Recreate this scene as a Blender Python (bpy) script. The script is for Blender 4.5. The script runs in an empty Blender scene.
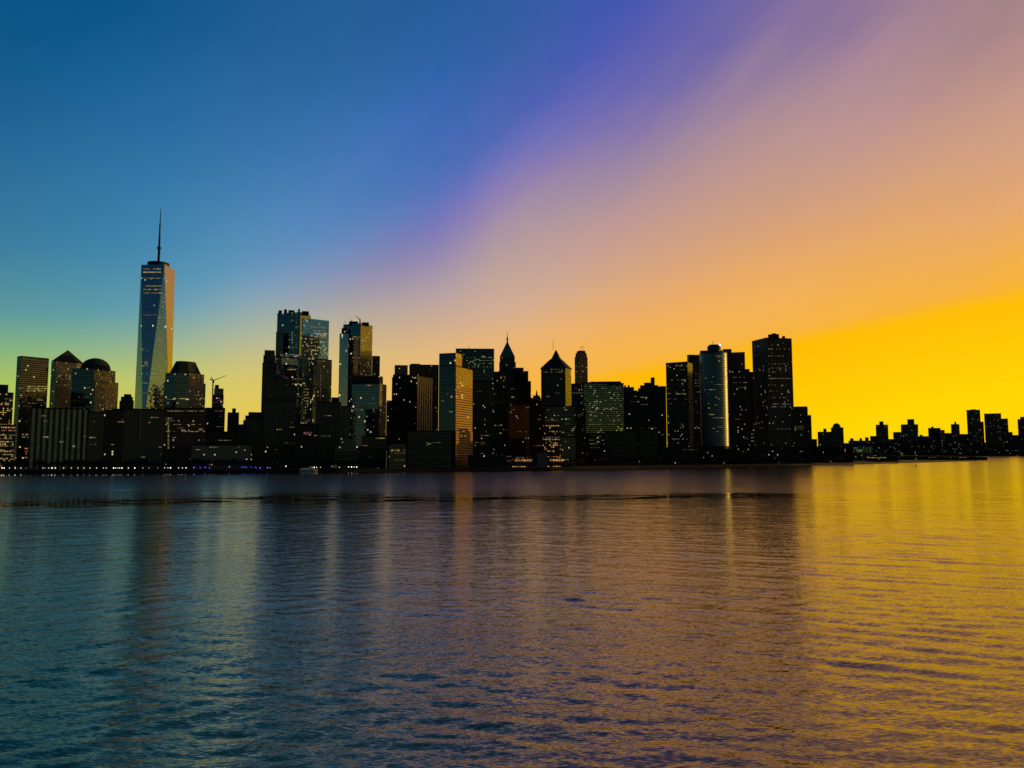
import bpy, math, random
import numpy as np
from mathutils import Vector, Matrix
random.seed(7)
R = math.radians
S = bpy.context.scene
COL = S.collection

# ------------------------------------------------------------------ camera
F, CX, CY, H, YH = 769.0, 512.0, 384.0, 32.0, 450.0
PITCH = math.atan((YH - CY) / F)
CP, SP = math.cos(PITCH), math.sin(PITCH)
cam = bpy.data.cameras.new('camera'); camo = bpy.data.objects.new('camera', cam); COL.objects.link(camo)
cam.sensor_fit = 'HORIZONTAL'; cam.sensor_width = 36; cam.lens = 36 * F / 1024
cam.clip_start = 1; cam.clip_end = 80000
camo.location = (0, 0, H); camo.rotation_euler = (math.pi / 2 + PITCH, 0, 0)
S.camera = camo

def xr(px, py):                       # X / Y of a viewing ray
    return ((px - CX) / F) / (CP - (CY - py) / F * SP)
def zr(py):                           # (Z - H) / Y of a viewing ray
    dy = (CY - py) / F
    return (SP + dy * CP) / (CP - dy * SP)
def zat(py, D): return H + D * zr(py)
SHORE = [(-260, 475), (0, 472.6), (130, 472.2), (250, 471.6), (340, 471), (420, 470), (500, 469.2), (560, 468.6),
         (650, 467.2), (700, 466.6), (800, 465.4), (850, 464.4), (900, 463), (970, 461.2)]
def shore_y(px):
    return float(np.interp(px, [a for a, b in SHORE], [b for a, b in SHORE]))
def shore_d(px): return -H / zr(shore_y(px))
GZ = 2.2                              # ground level

# ------------------------------------------------------------------ node helpers
def lin(c):
    return tuple(((v / 255) / 12.92 if v / 255 <= .04045 else ((v / 255 + .055) / 1.055) ** 2.4) for v in c)
class NT:
    def __init__(s, tree): s.t = tree; s.n = tree.nodes; s.l = tree.links
    def new(s, kind, **kw):
        n = s.n.new(kind)
        for k, v in kw.items(): setattr(n, k, v)
        return n
    def put(s, sock, v):
        if hasattr(v, 'links'): s.l.new(v, sock)
        else: sock.default_value = v
    def m(s, op, a, b=None, c=None, clamp=False):
        n = s.new('ShaderNodeMath', operation=op, use_clamp=clamp)
        s.put(n.inputs[0], a)
        if b is not None: s.put(n.inputs[1], b)
        if c is not None: s.put(n.inputs[2], c)
        return n.outputs[0]
    def v(s, op, a, b=None):
        n = s.new('ShaderNodeVectorMath', operation=op)
        s.put(n.inputs[0], a)
        if b is not None: s.put(n.inputs[3] if op == 'SCALE' else n.inputs[1], b)
        return n.outputs[1] if op in ('LENGTH', 'DOT_PRODUCT') else n.outputs[0]
    def mixc(s, f, a, b):
        n = s.new('ShaderNodeMix', data_type='RGBA')
        s.put(n.inputs[0], f); s.put(n.inputs[6], a); s.put(n.inputs[7], b)
        return n.outputs[2]
    def mixf(s, f, a, b):
        n = s.new('ShaderNodeMix', data_type='FLOAT')
        s.put(n.inputs[0], f); s.put(n.inputs[2], a); s.put(n.inputs[3], b)
        return n.outputs[0]
    def rng(s, x, a, b, c=0., d=1., smooth=False):
        n = s.new('ShaderNodeMapRange', interpolation_type='SMOOTHSTEP' if smooth else 'LINEAR')
        s.put(n.inputs[0], x)
        for i, q in enumerate((a, b, c, d)): s.put(n.inputs[i + 1], q)
        return n.outputs[0]
    def xyz(s, v):
        n = s.new('ShaderNodeSeparateXYZ'); s.put(n.inputs[0], v); return n.outputs
    def vec(s, x, y, z):
        n = s.new('ShaderNodeCombineXYZ')
        for i, q in enumerate((x, y, z)): s.put(n.inputs[i], q)
        return n.outputs[0]
    def noise(s, vec, scale, detail=2., rough=.5):
        n = s.new('ShaderNodeTexNoise'); s.put(n.inputs['Vector'], vec)
        n.inputs['Scale'].default_value = scale; n.inputs['Detail'].default_value = detail
        n.inputs['Roughness'].default_value = rough
        return n
    def white(s, vec):
        n = s.new('ShaderNodeTexWhiteNoise', noise_dimensions='3D'); s.put(n.inputs['Vector'], vec); return n
def new_mat(name):
    m = bpy.data.materials.new(name); m.use_nodes = True
    nt = NT(m.node_tree); nt.n.clear()
    out = nt.new('ShaderNodeOutputMaterial'); p = nt.new('ShaderNodeBsdfPrincipled')
    nt.l.new(p.outputs[0], out.inputs[0])
    return m, nt, p
def c4(c): return (c[0], c[1], c[2], 1)

# ------------------------------------------------------------------ sky: dawn colours by compass direction and elevation
KN = {
 0:   [(0, (2, 83, 130)), (124, (33, 99, 148)), (244, (60, 125, 160)), (314, (93, 153, 156)), (345, (128, 176, 130)), (369, (158, 189, 108)), (400, (182, 200, 82)), (450, (196, 190, 62))],
 130: [(0, (10, 85, 136)), (124, (38, 106, 158)), (250, (66, 134, 172)), (310, (98, 156, 170)), (345, (145, 178, 145)), (380, (192, 198, 104)), (415, (212, 200, 80)), (450, (218, 190, 60))],
 254: [(0, (26, 88, 142)), (154, (56, 115, 170)), (264, (96, 147, 187)), (304, (140, 166, 178)), (345, (186, 186, 145)), (375, (214, 196, 110)), (404, (226, 200, 92)), (450, (228, 196, 66))],
 430: [(0, (38, 90, 152)), (60, (46, 100, 165)), (110, (60, 104, 182)), (160, (68, 112, 180)), (205, (96, 118, 188)), (236, (128, 122, 182)), (262, (150, 140, 174)), (300, (186, 164, 160)), (355, (228, 184, 122)), (400, (238, 184, 90)), (450, (240, 180, 60))],
 516: [(0, (48, 91, 162)), (60, (60, 97, 168)), (110, (78, 98, 180)), (154, (113, 115, 186)), (178, (140, 124, 180)), (220, (172, 148, 162)), (260, (190, 160, 152)), (304, (208, 172, 148)), (340, (234, 180, 116)), (385, (246, 182, 70)), (450, (250, 182, 40))],
 640: [(0, (70, 86, 176)), (40, (86, 92, 176)), (75, (102, 100, 176)), (112, (124, 112, 172)), (150, (150, 130, 165)), (200, (184, 148, 150)), (250, (206, 160, 136)), (300, (230, 170, 112)), (340, (245, 178, 80)), (400, (250, 182, 50)), (450, (250, 180, 30))],
 772: [(0, (112, 101, 162)), (60, (148, 124, 158)), (110, (172, 140, 150)), (154, (187, 149, 143)), (220, (212, 160, 124)), (260, (230, 168, 104)), (304, (243, 178, 86)), (350, (248, 178, 60)), (450, (250, 178, 30))],
 860: [(0, (138, 114, 152)), (60, (166, 132, 152)), (110, (182, 146, 148)), (150, (197, 152, 140)), (200, (214, 160, 124)), (250, (232, 170, 100)), (305, (246, 178, 68)), (350, (248, 178, 50)), (450, (250, 178, 30))],
 1018:[(0, (160, 128, 136)), (104, (200, 154, 137)), (204, (229, 168, 113)), (274, (247, 178, 62)), (310, (250, 180, 40)), (450, (252, 180, 20))],
}
KX = sorted(KN)
def srgb_at(px, py):
    out = np.zeros(3)
    mm = np.interp(py, [0, 110, 280, 345, 450], [.72, .72, .55, .22, 0]) * np.clip((px - 60) / 300, .12, 1)
    cols = np.array([[np.interp(py + mm * np.clip(px - k, -190, 190), [a for a, b in KN[k]], [b[i] for a, b in KN[k]]) for i in range(3)] for k in KX])
    j = int(np.clip(np.searchsorted(KX, px) - 1, 0, len(KX) - 2))
    t = (px - KX[j]) / (KX[j + 1] - KX[j]); t = min(max(t, 0), 1.0)
    p0, p1, p2, p3 = cols[max(j - 1, 0)], cols[j], cols[j + 1], cols[min(j + 2, len(KX) - 1)]
    out = p1 + .5 * t * (p2 - p0 + t * (2 * p0 - 5 * p1 + 4 * p2 - p3 + t * (3 * (p1 - p2) + p3 - p0)))
    edge = 384 - (px - 560) * (94 / 464)                     # upper rim of the saturated yellow glow
    mk = np.clip((py - edge + 6) / 12, 0, 1); mk = mk * mk * (3 - 2 * mk)
    mk *= np.clip((px - 520) / 110, 0, 1)
    g = np.interp(py - edge, [0, 40, 110, 150], [188, 197, 216, 205]) - max(0, (900 - px)) * .02
    yel = np.array([255, g, 0])
    return np.clip(out * (1 - mk) + yel * mk, 0, 255)
def pix_of(az, el):
    d = Vector((math.sin(az) * math.cos(el), math.cos(az) * math.cos(el), math.sin(el)))
    f = d.y * CP + d.z * SP; u = -d.y * SP + d.z * CP
    return CX + F * d.x / f, CY - F * u / f
ELS = [0, 1.5, 3, 4.2, 5, 5.6, 6.2, 6.8, 7.4, 8, 8.6, 9.2, 9.8, 10.4, 11, 11.8, 12.8, 14, 15.5, 17, 19, 21, 23, 25.5, 28, 31, 34]
ZEN = (14, 34, 74)
def frame_col(azd):
    st = []
    for e in ELS:
        px, py = pix_of(R(azd), R(e))
        st.append((e, lin(srgb_at(min(max(px, 0), 1018), min(max(py, 0), 450)))))
    st.append((52, lin((28, 58, 108)))); st.append((90, lin(ZEN)))
    return st
def simple_col(lst): return [(e, lin(c)) for e, c in lst] + [(90, lin(ZEN))]
COLS = []
COLS.append((-180, simple_col([(0, (98, 92, 56)), (4, (72, 84, 66)), (9, (40, 66, 78)), (18, (16, 42, 72)), (40, (12, 34, 68))])))
COLS.append((-120, simple_col([(0, (86, 118, 78)), (5, (48, 104, 98)), (10, (22, 80, 102)), (18, (8, 56, 92)), (40, (8, 40, 80))])))
COLS.append((-70, simple_col([(0, (130, 140, 60)), (5, (76, 124, 90)), (10, (30, 98, 118)), (20, (10, 76, 116)), (40, (8, 58, 104))])))
for a in np.linspace(-34, 34, 30): COLS.append((float(a), frame_col(a)))
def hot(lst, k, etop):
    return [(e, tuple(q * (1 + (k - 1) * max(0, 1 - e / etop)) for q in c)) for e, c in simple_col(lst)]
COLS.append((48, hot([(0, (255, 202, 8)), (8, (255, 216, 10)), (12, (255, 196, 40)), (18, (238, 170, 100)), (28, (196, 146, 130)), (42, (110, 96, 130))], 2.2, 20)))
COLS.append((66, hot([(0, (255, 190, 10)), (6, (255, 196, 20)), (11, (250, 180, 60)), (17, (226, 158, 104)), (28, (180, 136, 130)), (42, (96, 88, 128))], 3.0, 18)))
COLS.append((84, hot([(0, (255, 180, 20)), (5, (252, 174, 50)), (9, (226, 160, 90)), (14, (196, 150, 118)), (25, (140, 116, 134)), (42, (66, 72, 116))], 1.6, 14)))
COLS.append((104, simple_col([(0, (206, 176, 60)), (4, (170, 160, 80)), (8, (100, 132, 116)), (13, (60, 104, 126)), (22, (40, 78, 112)), (42, (26, 54, 98))])))
COLS.append((125, simple_col([(0, (170, 170, 66)), (4, (122, 152, 90)), (8, (54, 116, 124)), (13, (30, 86, 124)), (22, (20, 60, 108)), (42, (16, 44, 86))])))
COLS.append((180, COLS[0][1]))
W = bpy.data.worlds.new('World'); S.world = W; W.use_nodes = True
nt = NT(W.node_tree); nt.n.clear()
gen = nt.new('ShaderNodeTexCoord').outputs['Generated']
gx, gy, gz = nt.xyz(gen)
# faint high cirrus streaks only nudge the direction that is looked up
eld = nt.m('MULTIPLY', nt.m('ARCSINE', nt.m('MAXIMUM', gz, 0.)), 180 / math.pi); azd = nt.m('MULTIPLY', nt.m('ARCTAN2', gx, gy), 180 / math.pi)
stv = nt.vec(nt.m('MULTIPLY', nt.m('SUBTRACT', eld, nt.m('MULTIPLY', azd, .78)), .22), nt.m('MULTIPLY', nt.m('ADD', azd, nt.m('MULTIPLY', eld, .78)), .035), 0.)
sn = nt.noise(stv, 1., 4., .62).outputs[0]
amp = nt.rng(gz, .22, .42, 0., 1.)
wob = nt.m('MULTIPLY', nt.m('MULTIPLY', nt.m('SUBTRACT', sn, .5), 4.), amp)
el = nt.m('ADD', nt.m('MULTIPLY', nt.m('ARCSINE', nt.m('MAXIMUM', gz, 0.)), 180 / math.pi), wob)
el = nt.m('DIVIDE', el, 90.)
az = nt.m('MULTIPLY', nt.m('ARCTAN2', gx, gy), 180 / math.pi)
cur = None; prev = None
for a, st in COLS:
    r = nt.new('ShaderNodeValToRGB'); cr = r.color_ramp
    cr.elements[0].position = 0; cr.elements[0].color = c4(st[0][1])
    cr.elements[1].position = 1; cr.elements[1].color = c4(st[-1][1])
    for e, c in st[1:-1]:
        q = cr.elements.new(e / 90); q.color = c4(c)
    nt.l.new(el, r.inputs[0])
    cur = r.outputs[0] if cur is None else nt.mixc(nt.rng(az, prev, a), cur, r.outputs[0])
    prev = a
SUN_AZ, SUN_EL = 70.0, 4.0
nish = nt.new('ShaderNodeTexSky', sky_type='NISHITA'); nish.sun_disc = False
nish.sun_elevation = R(SUN_EL); nish.sun_rotation = R(SUN_AZ)
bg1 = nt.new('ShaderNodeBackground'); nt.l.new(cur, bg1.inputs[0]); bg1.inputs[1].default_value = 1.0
bg2 = nt.new('ShaderNodeBackground'); nt.l.new(nish.outputs[0], bg2.inputs[0]); bg2.inputs[1].default_value = 0.0008
ad = nt.new('ShaderNodeAddShader'); nt.l.new(bg1.outputs[0], ad.inputs[0]); nt.l.new(bg2.outputs[0], ad.inputs[1])
wo = nt.new('ShaderNodeOutputWorld'); nt.l.new(ad.outputs[0], wo.inputs[0])
sun = bpy.data.lights.new('sun', 'SUN'); sun.energy = 1.7; sun.angle = R(.5); sun.color = (1, .6, .1)
suno = bpy.data.objects.new('sun', sun); COL.objects.link(suno)
sd = Vector((math.sin(R(SUN_AZ)) * math.cos(R(SUN_EL)), math.cos(R(SUN_AZ)) * math.cos(R(SUN_EL)), math.sin(R(SUN_EL))))
suno.rotation_euler = sd.to_track_quat('Z', 'Y').to_euler(); suno.location = sd * 3000
S.view_settings.view_transform = 'Standard'; S.view_settings.look = 'None'
S.view_settings.exposure = 0; S.view_settings.gamma = 1; S.view_settings.use_curve_mapping = False

# ------------------------------------------------------------------ materials
SEED = [0]
def facade(name, wall, glass, fh=3.9, ww=3., fu=.75, fv=.6, ior=2.0, rough=.08, lit=.0, litc=(1, .72, .3), lits=.9, tilt=.05, wr=.6):
    """curtain wall: window cells from UVs in metres; lit cells give off their own light"""
    SEED[0] += 1; sd_ = SEED[0] * 7.31
    m, n, p = new_mat(name)
    u, v, _ = n.xyz(n.new('ShaderNodeUVMap').outputs[0])
    cu, cv = n.m('DIVIDE', u, ww), n.m('DIVIDE', v, fh)
    iu, iv = n.m('FLOOR', cu), n.m('FLOOR', cv)
    mu = n.m('LESS_THAN', n.m('FRACT', cu), fu); mv = n.m('LESS_THAN', n.m('FRACT', cv), fv)
    win = n.m('MULTIPLY', mu, mv)
    oi = n.new('ShaderNodeObjectInfo').outputs['Random']
    w = n.white(n.vec(iu, iv, n.m('ADD', n.m('MULTIPLY', oi, 97.), sd_)))
    wv = w.outputs[0]
    big = n.noise(n.vec(n.m('MULTIPLY', u, .02), n.m('MULTIPLY', v, .008), sd_), 1., 3., .6).outputs[0]
    gl = n.mixc(n.m('MULTIPLY', wv, .6), c4(glass), c4(tuple(g * .35 for g in glass)))
    wl = n.mixc(n.rng(big, .3, .7), c4(tuple(q * .75 for q in wall)), c4(wall))
    n.put(p.inputs['Base Color'], n.mixc(win, wl, gl))
    n.put(p.inputs['Roughness'], n.mixf(win, wr, rough))
    n.put(p.inputs['IOR'], n.mixf(win, 1.22, ior))
    nrm = n.new('ShaderNodeNewGeometry').outputs['Normal']
    off = n.v('SCALE', n.v('SUBTRACT', w.outputs[1], (.5, .5, .5)), n.m('MULTIPLY', win, tilt))
    n.put(p.inputs['Normal'], n.v('NORMALIZE', n.v('ADD', nrm, off)))
    if lit > 0:
        cl = n.white(n.vec(n.m('FLOOR', n.m('DIVIDE', cu, 7.)), iv, sd_ + 3.3)).outputs[0]
        bl = n.noise(n.vec(n.m('MULTIPLY', u, .03), n.m('MULTIPLY', v, .03), sd_ + 9.), 1., 2.).outputs[0]
        thr = n.m('MULTIPLY', n.m('MULTIPLY', n.m('POWER', cl, 3.), n.rng(bl, .35, .7, .1, 2.2)), lit * 4)
        w2 = n.white(n.vec(iu, iv, n.m('ADD', n.m('MULTIPLY', oi, 31.), sd_ + 51.)))
        on = n.m('MULTIPLY', n.m('LESS_THAN', w2.outputs[0], thr), win)
        on = n.m('MULTIPLY', on, n.rng(wv, 0., 1., .25, 1.))
        n.put(p.inputs['Emission Color'], c4(litc)); n.put(p.inputs['Emission Strength'], n.m('MULTIPLY', on, lits))
    return m
def plain(name, c, rough=.7, ior=1.45, var=.3, sc=.15, metal=0.):
    m, n, p = new_mat(name)
    pos = n.new('ShaderNodeNewGeometry').outputs['Position']
    f = n.noise(pos, sc, 4., .6).outputs[0]
    n.put(p.inputs['Base Color'], n.mixc(n.rng(f, .3, .7), c4(tuple(q * (1 - var) for q in c)), c4(c)))
    p.inputs['Roughness'].default_value = rough; p.inputs['IOR'].default_value = ior; p.inputs['Metallic'].default_value = metal
    return m
def glow(name, c, s):
    m, n, p = new_mat(name)
    p.inputs['Base Color'].default_value = (.3, .3, .3, 1)
    p.inputs['Emission Color'].default_value = c4(c)
    oi = n.new('ShaderNodeObjectInfo').outputs['Random']
    n.put(p.inputs['Emission Strength'], n.m('MULTIPLY', n.m('ADD', n.m('POWER', oi, 2.2), .28), s * .58))
    return m
M = {}
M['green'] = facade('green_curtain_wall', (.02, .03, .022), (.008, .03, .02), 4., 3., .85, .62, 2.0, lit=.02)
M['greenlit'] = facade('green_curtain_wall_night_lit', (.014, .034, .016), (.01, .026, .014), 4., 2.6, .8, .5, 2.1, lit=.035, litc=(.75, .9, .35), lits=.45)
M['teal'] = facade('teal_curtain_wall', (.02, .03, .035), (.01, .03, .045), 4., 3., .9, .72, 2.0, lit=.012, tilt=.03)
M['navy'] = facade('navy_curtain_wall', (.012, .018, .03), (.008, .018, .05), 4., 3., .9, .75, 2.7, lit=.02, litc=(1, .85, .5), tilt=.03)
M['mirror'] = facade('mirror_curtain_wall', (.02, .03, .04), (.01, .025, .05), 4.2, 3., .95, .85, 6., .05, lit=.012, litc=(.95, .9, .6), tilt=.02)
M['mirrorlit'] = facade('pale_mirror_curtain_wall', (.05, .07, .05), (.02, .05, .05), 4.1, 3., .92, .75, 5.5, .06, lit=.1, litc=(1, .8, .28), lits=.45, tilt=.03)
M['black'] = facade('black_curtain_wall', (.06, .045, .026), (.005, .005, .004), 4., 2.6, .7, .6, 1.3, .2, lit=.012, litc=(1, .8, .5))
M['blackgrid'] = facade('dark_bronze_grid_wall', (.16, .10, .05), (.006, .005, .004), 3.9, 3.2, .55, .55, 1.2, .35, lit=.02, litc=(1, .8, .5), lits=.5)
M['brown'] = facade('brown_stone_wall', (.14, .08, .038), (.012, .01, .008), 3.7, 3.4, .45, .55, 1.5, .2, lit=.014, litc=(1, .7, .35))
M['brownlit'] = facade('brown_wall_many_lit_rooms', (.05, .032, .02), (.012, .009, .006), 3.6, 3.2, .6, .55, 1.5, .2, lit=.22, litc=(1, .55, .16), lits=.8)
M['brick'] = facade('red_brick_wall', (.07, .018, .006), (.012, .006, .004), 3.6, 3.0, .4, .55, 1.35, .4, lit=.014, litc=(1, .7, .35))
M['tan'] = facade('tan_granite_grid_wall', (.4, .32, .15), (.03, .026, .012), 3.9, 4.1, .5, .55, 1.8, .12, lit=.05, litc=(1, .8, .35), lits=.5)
M['olive'] = facade('olive_metal_panel_wall', (.2, .17, .06), (.03, .028, .015), 3.9, 3., .55, .5, 1.9, .12, lit=.02)
M['pale'] = facade('pale_stone_wall', (.2, .17, .12), (.02, .02, .02), 3.9, 4., .6, .5, 1.6, .2, lit=.03)
M['bays'] = facade('bay_striped_residential_wall', (.06, .06, .045), (.01, .022, .05), 3.1, 7.5, .5, .96, 1.9, .15, lit=0., litc=(.8, .85, 1))
M['ribs'] = facade('ribbed_brown_wall', (.12, .085, .045), (.007, .006, .005), 3.4, 5.5, .5, .97, 1.5, .25, lit=0.)
M['stripe'] = facade('dawnlit_fin_wall', (.65, .48, .18), (.012, .012, .01), 3.9, 8.5, .55, .96, 1.6, .2, tilt=.02, wr=.45)  # wall colour holds the gold dawn light falling on right-hand faces
M['balcony'] = facade('dawnlit_balcony_wall', (.62, .34, .08), (.03, .018, .008), 4.3, 9., .93, .36, 1.8, .15, lit=.03, litc=(1, .6, .2), wr=.4)  # orange wall colour paints in the gold sky light of right faces
M['hstripe'] = facade('ribbon_window_wall', (.045, .046, .028), (.006, .008, .006), 4., 30., .98, .5, 1.6, .2, lit=0.)
M['cyl'] = facade('round_green_curtain_wall', (.03, .05, .04), (.012, .05, .032), 4., 3., .96, .74, 2.3, .42, lit=0., litc=(1, .85, .4), tilt=.004)
M['site'] = facade('open_floor_slabs', (.16, .1, .07), (.02, .012, .012), 3.6, 4., .7, .6, 1.4, .5, lit=.16, litc=(1, .5, .42), lits=.8)
M['roof'] = plain('dark_roof_membrane', (.012, .012, .01), .9, 1.2)
M['copper'] = plain('aged_copper_roof', (.04, .2, .14), .6)
M['slate'] = plain('dark_copper_roof', (.02, .034, .028), .7, 1.3)
M['darkmetal'] = plain('dark_painted_steel', (.025, .025, .025), .5, metal=.3)
M['steel'] = plain('galvanised_steel', (.2, .2, .19), .5, metal=.4)
M['stone'] = plain('granite_seawall', (.014, .012, .01), .85, sc=.6)
M['land'] = plain('dark_ground', (.03, .03, .025), .95, sc=.05)
M['leaf'] = plain('dark_foliage', (.03, .034, .016), .9, sc=.4)
M['leafred'] = plain('bare_brown_foliage', (.04, .024, .014), .9, sc=.4)
M['bark'] = plain('dark_bark', (.03, .024, .018), .9, sc=1.)
M['white'] = plain('white_boat_paint', (.6, .6, .58), .4)
M['beige'] = facade('beige_stucco_wall', (.3, .2, .09), (.05, .03, .01), 5., 5., .5, .5, 1.5, .3, lit=.12, litc=(1, .6, .12), lits=.5)
M['storefront'] = facade('lit_arcade_wall', (.1, .07, .03), (.05, .03, .01), 6., 5., .7, .6, 1.5, .3, lit=.2, litc=(1, .45, .12), lits=.6)
G = {'warm': glow('warm_window_light', (1, .7, .26), .42), 'white': glow('white_window_light', (1, .8, .5), .36),
     'orange': glow('orange_window_light', (1, .48, .13), .5), 'green': glow('greenish_window_light', (.7, .95, .36), .3),
     'pink': glow('pink_window_light', (1, .3, .4), .28), 'gold': glow('gold_window_light', (1, .74, .16), .62)}
L = {'white': glow('white_lamp_globe', (1, .9, .78), 8.), 'blue': glow('blue_lamp_globe', (.12, .1, 1), 11.),
     'warm': glow('warm_lamp_globe', (1, .8, .35), 45.), 'violet': glow('violet_lamp_globe', (.7, .25, .9), 8.), 'dim': glow('dim_lamp_globe', (1, .8, .6), 4.5)}

# ------------------------------------------------------------------ mesh helpers
def link(o, parent=None):
    COL.objects.link(o)
    if parent: o.parent = parent
    return o
def mesh_obj(name, verts, faces, mats, parent=None, org=(0, 0, 0), fm=None, smooth=False):
    me = bpy.data.meshes.new(name)
    ox, oy, oz = org
    vs = [(a - ox, b - oy, c - oz) for a, b, c in verts]
    me.from_pydata(vs, [], faces)
    for q in (mats if isinstance(mats, (list, tuple)) else [mats]): me.materials.append(q)
    uv = me.uv_layers.new(name='UVMap')
    for pg in me.polygons:
        nn = pg.normal
        ud = Vector((-nn.y, nn.x, 0)); ud = ud.normalized() if ud.length > .05 else Vector((1, 0, 0))
        for li in pg.loop_indices:
            co = me.vertices[me.loops[li].vertex_index].co
            uv.data[li].uv = (co.dot(ud) + 500, co.z + 2)
        if fm: pg.material_index = fm[pg.index]
        if smooth: pg.use_smooth = True
    o = bpy.data.objects.new(name, me)
    link(o, parent)
    if not parent: o.location = org
    return o
def tag(o, label=None, cat=None, group=None, kind=None):
    if label: o['label'] = label
    if cat: o['category'] = cat
    if group: o['group'] = group
    if kind: o['kind'] = kind
    return o
def root(name, loc, label, cat, group=None):
    e = bpy.data.objects.new(name, None); e.location = loc; e.empty_display_size = 5
    link(e); return tag(e, label, cat, group)
def prism(name, pts, z0, z1, mats, parent, org, top=None, fm_side=None, cap=1):
    """vertical (or tapering) solid over a footprint; mats[-1] is the roof"""
    n = len(pts); top = top or pts
    vs = [(p[0], p[1], z0) for p in pts] + [(p[0], p[1], z1) for p in top]
    fs = [(i, (i + 1) % n, n + (i + 1) % n, n + i) for i in range(n)] + [tuple(range(n, 2 * n)), tuple(reversed(range(n)))]
    fm = [(fm_side[i] if fm_side else 0) for i in range(n)] + [len(mats) - 1] * 2
    return mesh_obj(name, vs, fs, mats, parent, org, fm)
def ngon(cx, cy, r, n=24, ph=0.):
    return [(cx + r * math.cos(ph + 2 * math.pi * i / n), cy + r * math.sin(ph + 2 * math.pi * i / n)) for i in range(n)]
def tube(name, a, b, ra, rb, mat, parent, org, n=8):
    a, b = Vector(a), Vector(b); d = (b - a).normalized()
    s = d.orthogonal().normalized(); t = d.cross(s)
    vs = []; 
    for c, r in ((a, ra), (b, rb)):
        for i in range(n):
            q = c + (s * math.cos(2 * math.pi * i / n) + t * math.sin(2 * math.pi * i / n)) * r
            vs.append(tuple(q))
    fs = [(i, (i + 1) % n, n + (i + 1) % n, n + i) for i in range(n)] + [tuple(reversed(range(n))), tuple(range(n, 2 * n))]
    return mesh_obj(name, vs, fs, mat, parent, org)
def lathe(name, c, prof, mat, parent, org, n=24, smooth=True):
    vs, fs = [], []
    for r, z in prof:
        for i in range(n):
            vs.append((c[0] + r * math.cos(2 * math.pi * i / n), c[1] + r * math.sin(2 * math.pi * i / n), z))
    k = len(prof)
    for j in range(k - 1):
        for i in range(n):
            fs.append((j * n + i, j * n + (i + 1) % n, (j + 1) * n + (i + 1) % n, (j + 1) * n + i))
    fs.append(tuple(range((k - 1) * n, k * n)))
    return mesh_obj(name, vs, fs, mat, parent, org, smooth=smooth)
def shrink(pts, k):
    cx = sum(p[0] for p in pts) / len(pts); cy = sum(p[1] for p in pts) / len(pts)
    return [(cx + (p[0] - cx) * k, cy + (p[1] - cy) * k) for p in pts]
def foot(xs, y, D, al=None, dep=None, ch=0.):
    """footprint rectangle: three xs = left corner, near corner, right corner; two xs = one face square to the view"""
    if len(xs) == 2:
        tl, t2 = xr(xs[0], y), xr(xs[1], y); tm = (tl + t2) / 2
        vd = Vector((tm, 1)).normalized(); e = Vector((vd.y, -vd.x)); P = Vector((tm * D, D))
        def hit(t):     # P + s e on the ray X = t Y
            s = (t * P.y - P.x) / (e.x - t * e.y); return P + e * s
        a, b = hit(tl), hit(t2)
        w = (b - a).length; dep = dep or max(14, min(w * .9, 60))
        return [tuple(a), tuple(b), tuple(b + vd * dep), tuple(a + vd * dep)]
    tl, tc, t2 = (xr(q, y) for q in xs)
    vd = Vector((tc, 1)).normalized(); e = Vector((vd.y, -vd.x))
    a = (xs[1] - xs[0]); b = (xs[2] - xs[1])
    al = R(al) if al is not None else min(max(math.atan2(b, a), R(14)), R(76))
    C = Vector((tc * D, D))
    e1 = -e * math.cos(al) + vd * math.sin(al); e2 = e * math.sin(al) + vd * math.cos(al)
    def hit(dv, t):
        s = (t * C.y - C.x) / (dv.x - t * dv.y); return C + dv * s
    Lp, Rp = hit(e1, tl), hit(e2, t2)
    B = Lp + Rp - C
    if ch: return [tuple(C + (Rp - C) * ch), tuple(Rp), tuple(B), tuple(Lp), tuple(C + (Lp - C) * ch)]
    return [tuple(C), tuple(Rp), tuple(B), tuple(Lp)]

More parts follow.
